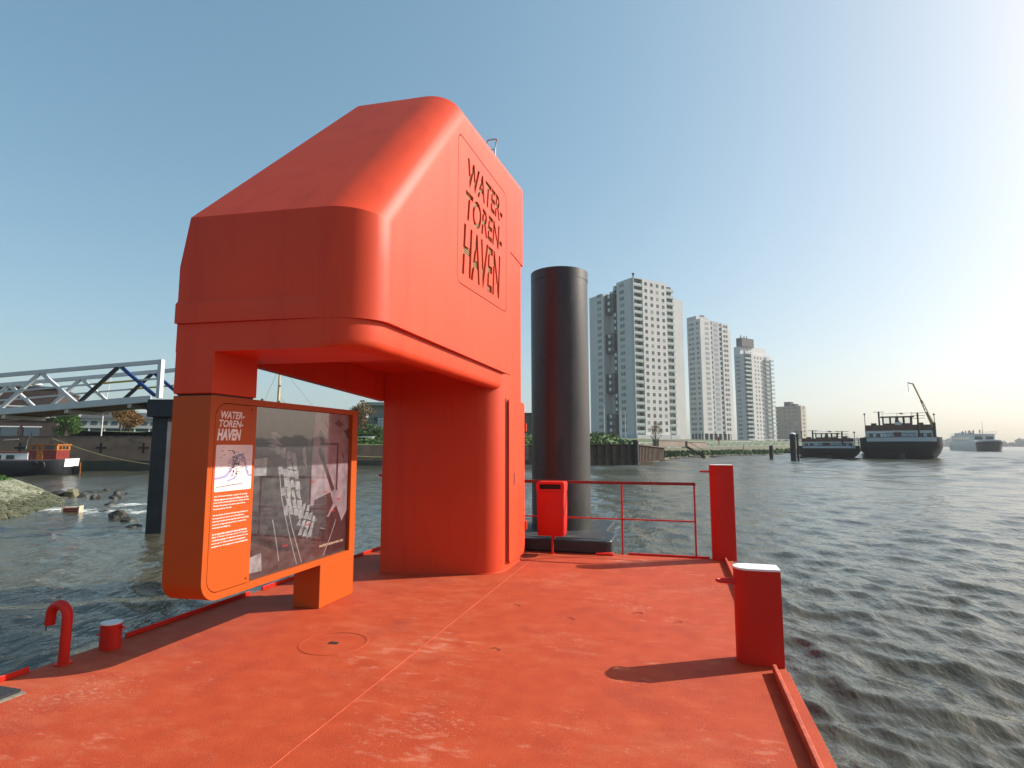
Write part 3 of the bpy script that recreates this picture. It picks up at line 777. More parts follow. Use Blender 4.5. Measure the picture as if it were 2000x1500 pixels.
for pi, par in enumerate(PAR):
    for li, line in enumerate(par):
        wide = .40 * min(1.0, len(line)/56.0)
        me = text_mesh(line, 1.0, .022, 0.1, 1)
        flat('text_line', me, M['print_white'], 3.772, 3.772+wide, z-.0035, z+.0135, tp_)
        z -= .0245
    z -= .024
# river map on the panel
mp_ = rrect(3.768,4.180,1.280,1.655,.012,3); nn=len(mp_)
M['map'] = mat('map_print', (.62,.52,.52), .35, col2=(.74,.64,.62), scale=5)
mapo = MB().add([P(XT+.0005,y,z) for y,z in mp_]+[P(XT-.001,y,z) for y,z in mp_], [tuple(range(nn))]+[(i,(i+1)%nn,nn+(i+1)%nn,nn+i) for i in range(nn)]).build('map', M['map'], tp_)
def ribbon(name, pts, w, m, parent, x):
    mb = MB(); vs = []
    for i,(y,z_) in enumerate(pts):
        a = Vector(pts[max(i-1,0)]); b = Vector(pts[min(i+1,len(pts)-1)]); d = (b-a).normalized(); nrm = Vector((-d.y,d.x))*(w[i] if isinstance(w,list) else w)/2
        vs += [P(x,y+nrm.x,z_+nrm.y), P(x,y-nrm.x,z_-nrm.y)]
    mb.add(vs, [(2*i,2*i+1,2*i+3,2*i+2) for i in range(len(pts)-1)])
    return mb.build(name, m, parent, recalc=False)
M['map_river'] = mat('map_river_blue', (.30,.28,.46), .35); M['map_ink'] = mat('map_ink', (.045,.035,.05), .4)
ribbon('map_river', [(3.77,1.385),(3.83,1.392),(3.88,1.40),(3.93,1.44),(3.97,1.51),(4.01,1.565),(4.06,1.57),(4.09,1.53),(4.11,1.46),(4.14,1.40),(4.179,1.395)], [.018,.02,.022,.024,.026,.026,.026,.024,.022,.02,.02], M['map_river'], mapo, XT+.0012)
ribbon('map_river', [(3.90,1.36),(3.96,1.375),(4.01,1.40)], .014, M['map_river'], mapo, XT+.0012)
ink = MB(); ri = random.Random(4)
def inkrect(mb, y, z_, w, h, x): mb.add([P(x,y,z_),P(x,y+w,z_),P(x,y+w,z_+h),P(x,y,z_+h)], [(0,1,2,3)])
for k in range(70):
    y = 3.975+ri.gauss(0,.075); z_ = 1.52+ri.gauss(0,.065)
    if 3.78 < y < 4.13 and 1.40 < z_ < 1.64: inkrect(ink, y, z_, ri.uniform(.008,.035), ri.uniform(.002,.005), XT+.0018)
for k in range(40):
    y, z_ = 3.975+ri.gauss(0,.02), 1.49+ri.gauss(0,.045); inkrect(ink, y, z_, ri.uniform(.004,.012), ri.uniform(.006,.016), XT+.0019)
for k in range(14): inkrect(ink, 3.79+k*.021, 1.315+.0012*k, .016, .006, XT+.0018)
tag(ink.build('map_ink', M['map_ink'], mapo, recalc=False), kind='stuff')
for y,z_ in ((4.150,1.958),(4.172,.535)): MB().tube([P(XT-.002,y,z_),P(XT+.002,y,z_)], .008, 10).build('screw', M['dark'], tp_)
# glass with the aerial print behind it
def glossy_print(name, c, c2=None, scale=6, stretch=None):
    m = mat(name, c, .30, col2=c2, scale=scale, stretch=stretch, coat=1.0, coat_rough=.01)
    m.node_tree.nodes['Principled BSDF'].inputs['Coat IOR'].default_value = 1.75
    return m
M['pr_base'] = glossy_print('print_dark_water', (.008,.007,.008), (.045,.040,.042), 9, (1,1,1.6))
M['pr_lilac'] = glossy_print('print_lilac_ground', (.13,.10,.112), (.23,.18,.20), 9)
M['pr_white'] = glossy_print('print_white_roofs', (.11,.12,.125), (.23,.24,.24), 14)
M['pr_brown'] = glossy_print('print_brown_shade', (.018,.008,.009), (.040,.020,.020), 12)
M['pr_cream'] = glossy_print('print_cream_letters', (.62,.50,.36)); M['pr_red'] = glossy_print('print_red_marks', (.28,.02,.02))
XG = SX1 - .035
G0, G1, GZ0, GZ1 = 4.217, 5.770, .495, 1.993
gp = MB().add([P(XG,G0,GZ0),P(XG,G1,GZ0),P(XG,G1,GZ1),P(XG,G0,GZ1),P(XG-.012,G0,GZ0),P(XG-.012,G1,GZ0),P(XG-.012,G1,GZ1),P(XG-.012,G0,GZ1)], [(0,1,2,3),(7,6,5,4),(0,4,5,1),(1,5,6,2),(2,6,7,3),(3,7,4,0)]).build('glass_pane', M['pr_base'], pav)
tag(gp, 'glossy glass pane with a dark aerial photograph of the docks')
def shape(name, polys, m, x):
    mb = MB()
    for i, poly in enumerate(polys): mb.add([P(x+i*3e-6, G0+u*(G1-G0), GZ0+w*(GZ1-GZ0)) for u,w in poly], [tuple(range(len(poly)))])
    o = mb.build(name, m, gp, recalc=False)
    return tag(o, kind='stuff') if len(polys) > 6 else o
shape('print_ground', [[(.56,.36),(.64,.38),(.72,.28),(.90,.24),(.998,.14),(.998,.998),(.58,.998),(.56,.72)]], M['pr_lilac'], XG+.0006)
def blocks(u0,w0,du,dw,nu,nw,tilt,gap=.12):
    out = []
    for i in range(nu):
        for j in range(nw):
            if ri.random() < .12: continue
            a = u0+i*du+tilt*j*dw; b = w0+j*dw - .25*i*du
            jj = lambda: ri.uniform(-.14,.14); g2 = gap + ri.uniform(0,.3)
            out.append([(a+jj()*du,b+jj()*dw),(a+du*(1-gap)+jj()*du,b-.1*du+jj()*dw),(a+du*(1-g2)+tilt*dw*.8+jj()*du,b+dw*(1-gap)+jj()*dw),(a+tilt*dw*.8+jj()*du,b+dw*(1-g2))])
    return out
shape('print_roofs', blocks(.30,.34,.050,.062,4,7,-.25)+blocks(.40,.20,.045,.050,5,4,.45)+blocks(.42,.66,.05,.15,2,1,-.15)+blocks(.14,.74,.19,.025,1,5,.0,.45)+blocks(.01,.60,.13,.10,1,1,0)+blocks(.005,.05,.12,.09,1,1,0), M['pr_white'], XG+.0009)
shape('print_shade', [[(.62,.02),(.998,.02),(.998,.30),(.93,.22),(.86,.34),(.80,.30),(.72,.20),(.66,.30),(.60,.22)], [(.60,.40),(.78,.44),(.82,.36),(.76,.28),(.66,.26),(.60,.30)], [(.62,.74),(.80,.44),(.83,.46),(.65,.76)], [(.645,.775),(.86,.775),(.86,.79),(.645,.79)], [(.845,.45),(.865,.45),(.865,.79),(.845,.79)], [(.80,.93),(.88,.90),(.92,.925),(.86,.96)], [(.92,.88),(.99,.82),(.995,.90)], [(.69,.93),(.73,.885),(.74,.895),(.70,.94)], [(.62,.83),(.68,.78),(.69,.84),(.64,.88)], [(.925,.69),(.94,.66),(.945,.665),(.93,.72)]], M['pr_brown'], XG+.0012)
for pts in ([(.24,.62),(.27,.45),(.34,.25),(.44,.0+.01)],[(.28,.62),(.31,.45),(.38,.25),(.49,.01)],[(.20,.32),(.24,.18),(.27,.06)],[(.72,.01),(.80,.13),(.86,.24)]):
    ribbon('print_line', [(G0+u*(G1-G0), GZ0+w*(GZ1-GZ0)) for u,w in pts], .012, M['pr_white'], gp, XG+.0013)
for u,w in ((.90,.70),(.55,.52),(.70,.44),(.86,.38),(.52,.24),(.80,.30),(.30,.14)): 
    shape('print_mark', [[(u,w),(u+.045,w+.002),(u+.045,w+.010),(u,w+.008)]], M['pr_red'], XG+.0015)
flat('caption', text_mesh('WATERTORENHAVEN 1932', 1.0, .0, 0), M['pr_cream'], 5.262,5.705,.602,.626, gp, XG+.0016)
# foot of the sign
fv = [(-3.815,5.245),(XS-.002,5.245),(XS-.002,5.884),(-3.815,5.884)]
MB().rings([[(x-PO.x, y+K*(x-XS)-PO.y, z) for x,y in fv] for z in (0.0,.4345)]).build('foot', M['paint_panel'], pav, bevel=.006)

# ================================================================== LEFT SIDE: GANGWAY, GROYNE, QUAY, HOUSEBOAT
M['alu'] = mat('grey_white_steel', (.52,.55,.56), .45, var=.06, scale=3)
M['black_p'] = mat('black_paint', (.014,.014,.017), .45); M['blue_p'] = mat('blue_paint', (.010,.045,.19), .45); M['yellow_p'] = mat('yellow_paint', (.45,.32,.015), .5)
M['pier'] = mat('dark_pier_steel', (.020,.022,.026), .6, var=.4, scale=3, bump=.2, bscale=20)
ga, gb = Vector((-12.46,11.40,2.84)), Vector((-26.5,7.56,1.60))
gd = (gb-ga).normalized(); gh = Vector((gd.x,gd.y,0)).normalized(); gn = Vector((-gh.y,gh.x,0)) * -1
if gn.y < 0: gn = -gn
gw = thing('gangway', 'grey white lattice gangway with black, blue and yellow struts at its end', 'gangway', ga)
def G(s, side, up): 
    return gd*s + gn*(1.35*side) + Vector((0,0,up))
HT = .93; PAN = 2.05
for side in (0,1):
    MB().bar(G(-.0,side,HT),G(14.0,side,HT),.085,.10).build('top_chord', M['alu'], gw)
    MB().bar(G(.25,side,0),G(14.0,side,0),.10,.16).build('bottom_chord', M['alu'], gw)
    MB().bar(G(.02,side,0),G(.02,side,HT+.05),.11,.11).build('end_post', M['alu'], gw)
    o = .10
    for k in range(6):
        s0 = .08 + k*PAN*.98; mid_ = s0 + PAN*.49; s1 = s0 + PAN*.98
        ma = M['blue_p'] if k == 0 else M['alu']; mb_ = M['black_p'] if k == 0 else M['alu']
        MB().bar(G(s0+.05,side,.07),G(mid_-.04,side,HT-.05),.075,.075).build('diagonal_strut', ma, gw)
        MB().bar(G(s1-.05,side,.07),G(mid_+.04,side,HT-.05),.075,.075).build('diagonal_strut', mb_, gw)
    MB().bar(G(.05,side,.50),G(.50,side,.50),.042,.042).build('handrail', M['alu'], gw)
    MB().bar(G(.50,side,.50),G(1.72,side,.50),.042,.042).build('handrail', M['yellow_p'], gw)
    MB().bar(G(1.72,side,.50),G(14,side,.50),.042,.042).build('handrail', M['alu'], gw)
dk_ = MB(); q = [G(.1,.06,-.02),G(14,.06,-.02),G(14,.94,-.02),G(.1,.94,-.02)]; dk_.add(q+[p+Vector((0,0,-.05)) for p in q], [(0,1,2,3),(7,6,5,4),(0,4,5,1),(1,5,6,2),(2,6,7,3),(3,7,4,0)])
dk_.build('walkway', mat('brown_walkway', (.10,.075,.05), .8, var=.3, scale=4), gw)
for k in range(9): MB().bar(G(.8+k*1.6,0.02,-.13),G(.8+k*1.6,.98,-.13),.07,.09).build('cross_beam', M['alu'], gw)
# further rails that run on behind the pavilion
la = thing('landing_rail', 'grey white landing rail just past the gangway end, beside the pavilion', 'railing', ga)
for u_ in (HT+.02, .52): MB().bar(G(-.25,1,u_),G(-1.2,1.0,u_),.06,.06).build('rail', M['alu'], la)
for s in (-.25,-1.2): MB().bar(G(s,1,-.4),G(s,1,HT+.05),.06,.06).build('post', M['alu'], la)
pp = thing('gangway_pier', 'dark steel pier carrying the end of the gangway', 'pier', (-12.50,11.62,0), YAW)
MB().box(-.19,.21,-.2,.2,-2.5,2.36).build('column', M['pier'], pp, bevel=.02)
MB().box(-.26,.40,-.34,1.75,2.36,2.80).build('crosshead', M['pier'], pp, bevel=.02)
MB().box(-.14,.16,1.1,1.5,-2.5,2.36).build('column', M['pier'], pp, bevel=.02)
MB().tube([(-.5,-.1,2.70),(-.36,-.1,2.52),(-.30,-.1,2.62)], .03, 6).build('cable', M['dark'], pp)

# ---- stone groyne with a grass crown (waterline curve in world metres)
def sample(poly, n):
    L_ = [0]
    for a,b in zip(poly, poly[1:]): L_.append(L_[-1]+math.dist(a,b))
    out = []
    for k in range(n):
        s = L_[-1]*k/(n-1); i = max(j for j in range(len(L_)) if L_[j] <= s+1e-9); i = min(i, len(poly)-2)
        t = (s-L_[i])/(L_[i+1]-L_[i]); out.append(Vector(poly[i]).lerp(Vector(poly[i+1]), t))
    return out
wl = [(-17.4,4.0),(-17.6,7.5),(-17.9,10.1),(-18.7,12.0),(-20.2,14.3),(-21.8,16.0),(-23.6,17.4),(-25.8,18.6),(-29.0,19.4),(-36.0,19.8)]
ctr = [(-24.5,3.0),(-24.6,6.0),(-24.9,9.0),(-25.3,11.0),(-25.8,13.0),(-26.2,14.2),(-26.6,15.0),(-27.2,15.6),(-29.5,16.0),(-36.0,16.4)]
nW = 70; W_ = sample(wl, nW); C_ = sample(ctr, nW)
rows = [(-.10,-.95),(0.0,-.54),(.18,-.16),(.40,.20),(.58,.42),(.72,.56),(1.0,.70)]
r5 = random.Random(21); vs = []
for a,b in zip(W_, C_):
    for s,z in rows:
        q = a.lerp(b, s); vs.append((q.x,q.y,z + (r5.uniform(-.03,.03) if 0 < s < 1 else 0)))
nr_ = len(rows)
M['groyne'] = mat('dark_groyne_base', (.10,.095,.06), .95, col2=(.05,.06,.03), scale=1.2)
tag(MB().add(vs, [(i*nr_+k,(i+1)*nr_+k,(i+1)*nr_+k+1,i*nr_+k+1) for i in range(nW-1) for k in range(nr_-1)]).build('groyne', M['groyne'], smooth=50), kind='structure')
def groyne_point(t, s):
    i = min(int(t*(nW-1)), nW-2); f = t*(nW-1)-i
    a, b = W_[i].lerp(W_[i+1], f), C_[i].lerp(C_[i+1], f); q = a.lerp(b, s)
    for (s0,z0),(s1,z1) in zip(rows, rows[1:]):
        if s0 <= s <= s1: return Vector((q.x,q.y,z0+(z1-z0)*(s-s0)/(s1-s0)))
    return Vector((q.x,q.y,rows[-1][1]))
M['pale_stone'] = mat('pale_groyne_stone', (.27,.275,.20), .9, col2=(.12,.13,.075), scale=1.1, detail=3)
M['wet_stone'] = mat('weedy_wet_stone', (.050,.060,.028), .7, col2=(.11,.11,.06), scale=1.5)
pale, wet = MB(), MB()
for k in range(3600):
    t, s = r5.uniform(.08,.98), r5.uniform(.0,.46) ; q = groyne_point(t, s)
    sz = r5.uniform(.07,.14); sq = (r5.uniform(.9,1.4), r5.uniform(.8,1.1), r5.uniform(.35,.55))
    (wet if s < .17 + r5.uniform(-.03,.03) else pale).ico((q.x,q.y,q.z+.02), sz, 1, .16, r5, sq)
tag(pale.build('groyne_stones', M['pale_stone']), 'pale pitched stones on the slope of the groyne at left', 'stones', kind='stuff')
tag(wet.build('wet_groyne_stones', M['wet_stone']), 'dark weedy stones at the foot of the groyne', 'stones', kind='stuff')
gm = MB()
for k in range(14000):
    t, s = r5.uniform(.02,.98), r5.uniform(.42,1.0); q = groyne_point(t, min(s,1)); h = r5.uniform(.06,.16); an = r5.uniform(0,6.28); w = .03
    dx, dy = math.cos(an)*w, math.sin(an)*w
    gm.add([(q.x-dx,q.y-dy,q.z-.02),(q.x+dx,q.y+dy,q.z-.02),(q.x+r5.uniform(-.06,.06),q.y+r5.uniform(-.06,.06),q.z+h)], [(0,1,2)])
tag(gm.build('groyne_grass', M['reed'], recalc=False), 'short green grass on the crown of the groyne', 'grass', kind='stuff')
tag(MB().add([tuple(groyne_point(i/(nW-1), s)+Vector((0,0,.012))) for i in range(nW) for s in (.45,.58,.80,1.0)], [(i*4+k,(i+1)*4+k,(i+1)*4+k+1,i*4+k+1) for i in range(nW-1) for k in range(3)]).build('grass_crown', M['grass']), kind='structure')

# ---- loose rocks off the groyne
def wpt(px, py):
    """point on the river seen at this place in the survey picture"""
    d = RT*((px-1000)/FPX) - UP*((py-750)/FPX) + FW; t = (WATER-EYE)/d.z
    return EYEV + d*t
M['rock'] = mat('dark_wet_rock', (.016,.016,.014), .6, col2=(.045,.042,.032), scale=2.2, bump=.4, bscale=9)
M['mossrock'] = mat('mossy_rock', (.10,.10,.05), .85, col2=(.16,.15,.09), scale=2.0, bump=.4, bscale=9)
def rock(px, py, w, h, label, m='rock', seed=0, squarish=False):
    p = wpt(px, py); rr_ = random.Random(seed+px); mb = MB()
    mb.ico((0,0,.0), 1.0, 2, .20, rr_)
    for i,v in enumerate(mb.v):
        x,y,z = v
        if squarish: x,y,z = [math.copysign(min(abs(c)*1.25,.95), c) for c in (x,y,z)]
        mb.v[i] = (x*w*.42, y*w*.36, z*h*.62)
    o = mb.build('rock', M[m]); o.location = (p.x,p.y,WATER-.02); o.rotation_euler = (0,0,rr_.uniform(0,3))
    return tag(o, label, 'rock', 'rocks lying in the water off the groyne')
rock(140,968,.62,.52,'blocky mossy rock, largest of those off the groyne tip','mossrock',1,True)
rock(118,968,.85,.40,'broad dark rock between the groyne tip and the mossy block',seed=2)
rock(106,967,.50,.30,'dark rock nearest to the groyne tip',seed=3)
rock(158,963,.75,.12,'flat dark rock just right of the mossy block',seed=4)
rock(182,960,.9,.16,'long low rock with a thin tail, right of the flat dark one',seed=5)
rock(207,956,.35,.12,'small rock at the end of the long low one',seed=6)
rock(229,963,.36,.24,'small round rock behind the humped one',seed=7)
rock(248,964,.22,.10,'tiny rock furthest right of the far row',seed=8)
rock(187,974,.55,.36,'pointed dark rock in the foam right of the red crate',seed=9)
rock(224,972,.62,.26,'humped dark rock in the middle of the far row',seed=10)
rock(163,969,.55,.20,'low rock in front of the flat dark one',seed=11)
rock(123,972,.45,.12,'low wet rock in the foam before the mossy block',seed=12)
rock(215,986,.40,.20,'small dark rock alone right of the foam',seed=13)
rock(204,1000,.42,.16,'small low rock at the right end of the foam',seed=14)
rock(229,1010,.62,.38,'craggy dark rock, largest of the near row',seed=15)
rock(251,1017,.52,.20,'flat weedy rock in the middle of the near row',seed=16)
rock(260,1029,.50,.16,'low brown rock nearest to the pier',seed=17)
# broken red crate in the surf
p = wpt(138,1001); t = thing('red_crate', 'battered dark red crate lying in the white foam', 'crate', (p.x,p.y,WATER), YAW+.25)
M['crate'] = mat('worn_red_wood', (.20,.030,.022), .7, var=.35, scale=8); M['crate_rim'] = mat('pale_wood', (.42,.36,.26), .8, var=.2, scale=8)
for k in range(3): MB().box(-.21,.21,-.02,.02,-.08+k*.075,-.01+k*.075).build('plank', M['crate'], t, bevel=.008)
MB().box(.205,.24,-.03,.28,-.1,.20).build('post', M['crate_rim'], t); MB().box(-.25,-.215,-.03,.28,-.1,.14).build('post', M['crate_rim'], t)
MB().box(-.24,.235,.0,.28,.145,.165).build('lid', M['crate_rim'], t)

# ---- quay walls
M['quay'] = mat('old_brick_quay', (.30,.19,.13), .9, col2=(.18,.12,.085), scale=.9, bump=.5, bscale=4)
scuffs(M['quay'], (.035,.055,.020), .5, .55, .72, (1,1,2), .8)
M['slime'] = mat('slimy_wall_foot', (.030,.036,.020), .6, col2=(.05,.052,.028), scale=1.2)
def wall_seg(parent, name, m, a, b, z0, z1, thick=.55, out=0.0):
    a, b = Vector(a), Vector(b); t_ = (b-a).normalized(); n_ = Vector((-t_.y,t_.x))
    a0, b0, b1, a1 = a - n_*out, b - n_*out, b + n_*thick, a + n_*thick
    return MB().prism([tuple(a0),tuple(b0),tuple(b1),tuple(a1)], z0, z1).build(name, m, parent)
qw = thing('quay_wall', 'brown brick quay wall with iron cross anchors behind the houseboat', 'quay wall', (0,0,0))
for i in (0,1):
    wall_seg(qw,'wall',M['quay'],QUAY[i],QUAY[i+1],.35,2.36); wall_seg(qw,'wall_foot',M['slime'],QUAY[i],QUAY[i+1],-2,.348,out=.05)
    wall_seg(qw,'coping',mat('quay_coping_%d'%i,(.12,.10,.08),.85,var=.3,scale=2),QUAY[i],QUAY[i+1],2.362,2.46,out=.06)
M['iron'] = mat('dark_iron', (.018,.017,.018), .7)
qa, qb = Vector(QUAY[1]), Vector(QUAY[2]); qt = (qb-qa).normalized(); qn = Vector((-qt.y,qt.x))
for px in (40,120,198,281):
    s = reach(Vector((qa.x,qa.y,0)), Vector((qt.x,qt.y,0)), px); q = qa + qt*s - qn*.03
    MB().bar((q.x-qt.x*.42,q.y-qt.y*.42,1.45),(q.x+qt.x*.42,q.y+qt.y*.42,1.45),.10,.16).build('cross_anchor', M['iron'], qw)
    MB().bar((q.x,q.y,1.02),(q.x,q.y,1.88),.16,.104).build('cross_anchor', M['iron'], qw)
q2 = thing('quay_wall', 'grey brown concrete quay wall with a green top behind the pavilion column', 'quay wall', (0,0,0))
for i in (2,3): wall_seg(q2,'wall',M['quay'],QUAY[i],QUAY[i+1],.05,1.70 if i==3 else 1.68); wall_seg(q2,'wall_foot',M['slime'],QUAY[i],QUAY[i+1],-2,.048,out=.05)
M['rope'] = mat('pale_rope', (.36,.32,.14), .9)
rr0, rr1 = Vector(QUAY[3]).lerp(Vector(QUAY[4]),.02), Vector(QUAY[3]).lerp(Vector(QUAY[4]),.55)
tag(MB().tube([(rr0.x+(rr1.x-rr0.x)*u+.2, rr0.y+(rr1.y-rr0.y)*u-.35, .75-.35*math.sin(math.pi*u)) for u in np.linspace(0,1,14)], .035, 5).build('mooring_rope', M['rope']), 'pale yellow rope sagging along the quay wall by the column', 'rope')
# steel sheet piling with vertical corrugations, turning the corner
M['sheet'] = mat('rusty_sheet_pile', (.13,.075,.048), .8, col2=(.05,.036,.028), scale=1.1, bump=.3, bscale=6)
def sheet_wall(label, a, b, za, zb):
    t = thing('sheet_pile_wall', label, 'sheet piling', (a[0],a[1],0))
    av, bv = Vector(a), Vector(b); L_ = (bv-av).length; d = (bv-av).normalized(); n_ = Vector((-d.y,d.x)); pitch = .9; cnt = int(L_/pitch)
    for k in range(cnt):
        s = k*pitch; pf = [(0,.0),(.28,0),(.40,.30),(.80,.30),(.90,.0)]; top = za+(zb-za)*s/L_
        mb = MB(); vs = []
        for u,o_ in pf:
            q = d*(s+u) + n_*o_; vs += [(q.x,q.y,-2.0),(q.x,q.y,top)]
        mb.add(vs, [(2*i,2*i+2,2*i+3,2*i+1) for i in range(len(pf)-1)]); mb.build('sheet_pile', M['sheet'], t, recalc=False)
    q0, q1 = n_*.12, d*L_ + n_*.12
    MB().bar((q0.x,q0.y,za+.05),(q1.x,q1.y,zb+.05),.62,.12).build('capping_beam', M['sheet'], t)
    return t
sheet_wall('rusty corrugated sheet piling between the black pile and its corner post', QUAY[4], QUAY[5], 1.66, 1.72)
sheet_wall('rusty sheet piling running away from the corner post to the grassy bank', BANK[0], (-1.4,87.0), 1.72, 1.25)
t = thing('corner_post', 'dark round post at the corner of the sheet piling', 'post', (-4.3,67.85,0))
MB().tube([(0,0,-2),(0,0,2.1)], .33, 14).build('shaft', M['iron'], t, smooth=50); MB().tube([(0,0,2.1),(0,0,2.3)], [.38,.3], 14).build('head', M['iron'], t, smooth=40)
M['concrete'] = mat('pale_concrete', (.36,.33,.29), .9, var=.15, scale=.6)
for k,(px0,d0) in enumerate(((1259,72.4),(1268,74.6))):
    b = wpt(px0, 903 - k); t = thing('fender_arch', ('left' if k==0 else 'right')+' of two curved concrete fender arches against the receding sheet piling', 'fender', (b.x,b.y,0), YAW)
    MB().tube([(-1.0,.6,.75),(-.4,.3,.78),(.1,0,.55),(.3,-.1,.05),(.32,-.1,-.9)], .20, 8).build('arch', M['concrete'], t, smooth=60)

# ---- houseboat at the left
hb0, hb1 = at(148,43.6), at(-80,44.8)
hb = thing('houseboat', 'black houseboat with white cabin and red brown wheelhouse moored at left', 'boat', (hb0.x,hb0.y,WATER), math.atan2((hb1-hb0).y,(hb1-hb0).x)+.38)
M['hull_b'] = mat('black_hull', (.016,.018,.022), .5, var=.3, scale=1.5); M['wht'] = mat('white_boat_paint', (.74,.74,.72), .5, var=.05, scale=2)
M['wood_o'] = mat('varnished_wood', (.36,.12,.022), .45, var=.25, scale=3); M['oxred'] = mat('oxblood_paint', (.19,.028,.020), .5, var=.15, scale=2)
M['pane_d'] = mat('dark_window', (.020,.026,.030), .12, coat=.6, coat_rough=.05); M['deckg'] = mat('dark_boat_deck', (.05,.03,.025), .8, var=.3, scale=3)
def outline(L_, w, bow=2.0, stern=1.0, n=8):
    """boat plan, x from stern 0 to bow L; ccw"""
    pts = []
    for k in range(n+1): a = math.radians(-90+90*k/n); pts.append((L_-bow+bow*math.cos(a) if False else L_-bow+bow*math.sin(math.radians(90*k/n)), -w/2*math.cos(math.radians(90*k/n))**.8 if k<n else 0))
    for k in range(n-1,-1,-1): pts.append((L_-bow+bow*math.sin(math.radians(90*k/n)), w/2*math.cos(math.radians(90*k/n))**.8))
    for k in range(n+1): pts.append((stern-stern*math.sin(math.radians(90*k/n)), w/2*math.cos(math.radians(90*k/n))**.55 if k<n else 0))
    for k in range(n-1,-1,-1): pts.append((stern-stern*math.sin(math.radians(90*k/n)), -w/2*math.cos(math.radians(90*k/n))**.55))
    return pts
def hull(parent, name, m, L_, levels, w, bow, stern, sheer=0.0, smooth=50):
    """levels: (z, inset at sides, rake at bow, rake at stern)"""
    rings = []
    for z, ins, rb, rs in levels:
        o = outline(L_-rb-rs, w-2*ins, bow, stern); 
        rings.append([(x+rs,y, z + sheer*((max(0,(x+rs)/L_-.6)/.4)**2 + .7*(max(0,.3-(x+rs)/L_)/.3)**2)*(1 if z>.3 else 0)) for x,y in o])
    return MB().rings(rings).build(name, m, parent, smooth=smooth)
HB = 12.0
hull(hb,'hull',M['hull_b'],HB,[(-.5,.55,.5,.6),(.05,.12,.25,.25),(.55,0,.05,.05),(.95,.02,0,0)],3.4,2.4,1.3,.28)
hull(hb,'deck',M['deckg'],HB-.2,[(.96,.12,.0,.1),(1.0,.14,.0,.1)],3.3,2.4,1.3,.28)
# white stern patch with rudder
sp_ = []
for a_ in np.linspace(62, 112, 14):
    cs_ = math.cos(math.radians(a_)); x_, y_ = 1.3-1.3*math.sin(math.radians(a_)), 1.7*math.copysign(abs(cs_)**.55, cs_)
    x_, y_ = 1.3+(x_-1.3)*1.01-.006, y_*1.006; sp_ += [(x_+.045,y_,.58),(x_-.004,y_,1.17)]
MB().add(sp_, [(2*i,2*i+2,2*i+3,2*i+1) for i in range(13)]).build('stern_patch', M['wht'], hb, recalc=False)
MB().box(-.35,.12,-.04,.04,-.6,.62).build('rudder', M['hull_b'], hb)
MB().tube([(-.42,0,-.2),(-.42,0,.9)], .03, 6).build('rudder_post', M['wood_o'], hb)
wh = MB().box(.78,2.42,-1.0,1.0,1.0,1.78).build('wheelhouse', M['oxred'], hb)
MB().box(.76,2.44,-1.02,1.02,1.782,2.18).build('window_band', M['wood_o'], wh)
MB().box(.70,2.52,-1.1,1.1,2.182,2.25).build('roof', M['wood_o'], wh)
for x0,x1 in ((.90,1.52),(2.10,2.34)):
    for y in (-1.036, 1.026): MB().box(x0,x1,y,y+.01,1.86,2.10).build('window', M['pane_d'], wh)
for y in (-.7,-.2,.3): MB().box(.75,.758,y,y+.38,1.86,2.10).build('window', M['pane_d'], wh)
dd = MB().box(1.62,2.02,1.001,1.045,1.02,2.12).build('door', M['wood_o'], wh)
MB().tube([(1.82,1.043,1.93),(1.82,1.05,1.93)], .085, 14).build('porthole', M['pane_d'], dd)
cb = MB().add([(2.5,-1.15,1.0),(5.2,-1.15,1.0),(5.2,1.15,1.0),(2.5,1.15,1.0),(2.5,-1.12,1.62),(5.2,-1.12,1.55),(5.2,1.12,1.55),(2.5,1.12,1.62)],[(0,3,2,1),(4,5,6,7),(0,1,5,4),(1,2,6,5),(2,3,7,6),(3,0,4,7)]).build('cabin', M['wht'], hb)
MB().box(2.47,5.22,-1.2,1.2,1.625,1.68).build('cabin_roof', M['oxred'], cb)
for x in (3.3,4.1): MB().box(x,x+.5,1.140,1.158,1.16,1.46).build('window', M['pane_d'], cb)
MB().box(5.6,10.5,-1.15,1.15,1.0,1.28).build('hold_cover', M['oxred'], hb)
MB().box(5.25,5.75,-.5,.5,1.0,1.75).build('companionway', M['hull_b'], hb)
MB().tube([(2.75,.3,1.0),(2.75,.3,3.1)], .045, 6).build('mast', M['black_p'], hb)
MB().tube([(2.75,.3,3.0),(2.95,.3,2.5),(3.1,.2,1.8)], .02, 5).build('stay', M['alu'], hb)
MB().bar((3.7,0,2.62),(4.6,0,2.55),.05,.05).build('boom', M['alu'], hb)
MB().tube([(1.6,-.4,2.2),(1.6,-.4,2.35),(1.9,-.4,2.42)], .05, 8).build('stove_pipe', M['black_p'], wh)
MB().add([(.5,-.1,1.5),(.46,.05,1.5),(.42,-.05,1.85)], [(0,1,2)]).build('pennant', M['blue_p'], hb)
for x in (1.35,1.75): MB().tube([(x+.2*math.cos(a),1.72,.72+.24*math.sin(a)) for a in np.linspace(0,6.28,14)], .07, 7, False).build('tyre_fender', M['dark'], hb, smooth=60)
p0 = at(100,43.0,2.2); p1 = at(330,43,0.1)
tag(MB().tube([p0.lerp(p1,u)+Vector((0,0,-.35*math.sin(math.pi*u))) for u in np.linspace(0,1,12)], .018, 5).build('mooring_rope', M['rope']), 'thin mooring rope running from the houseboat towards the pier', 'rope')

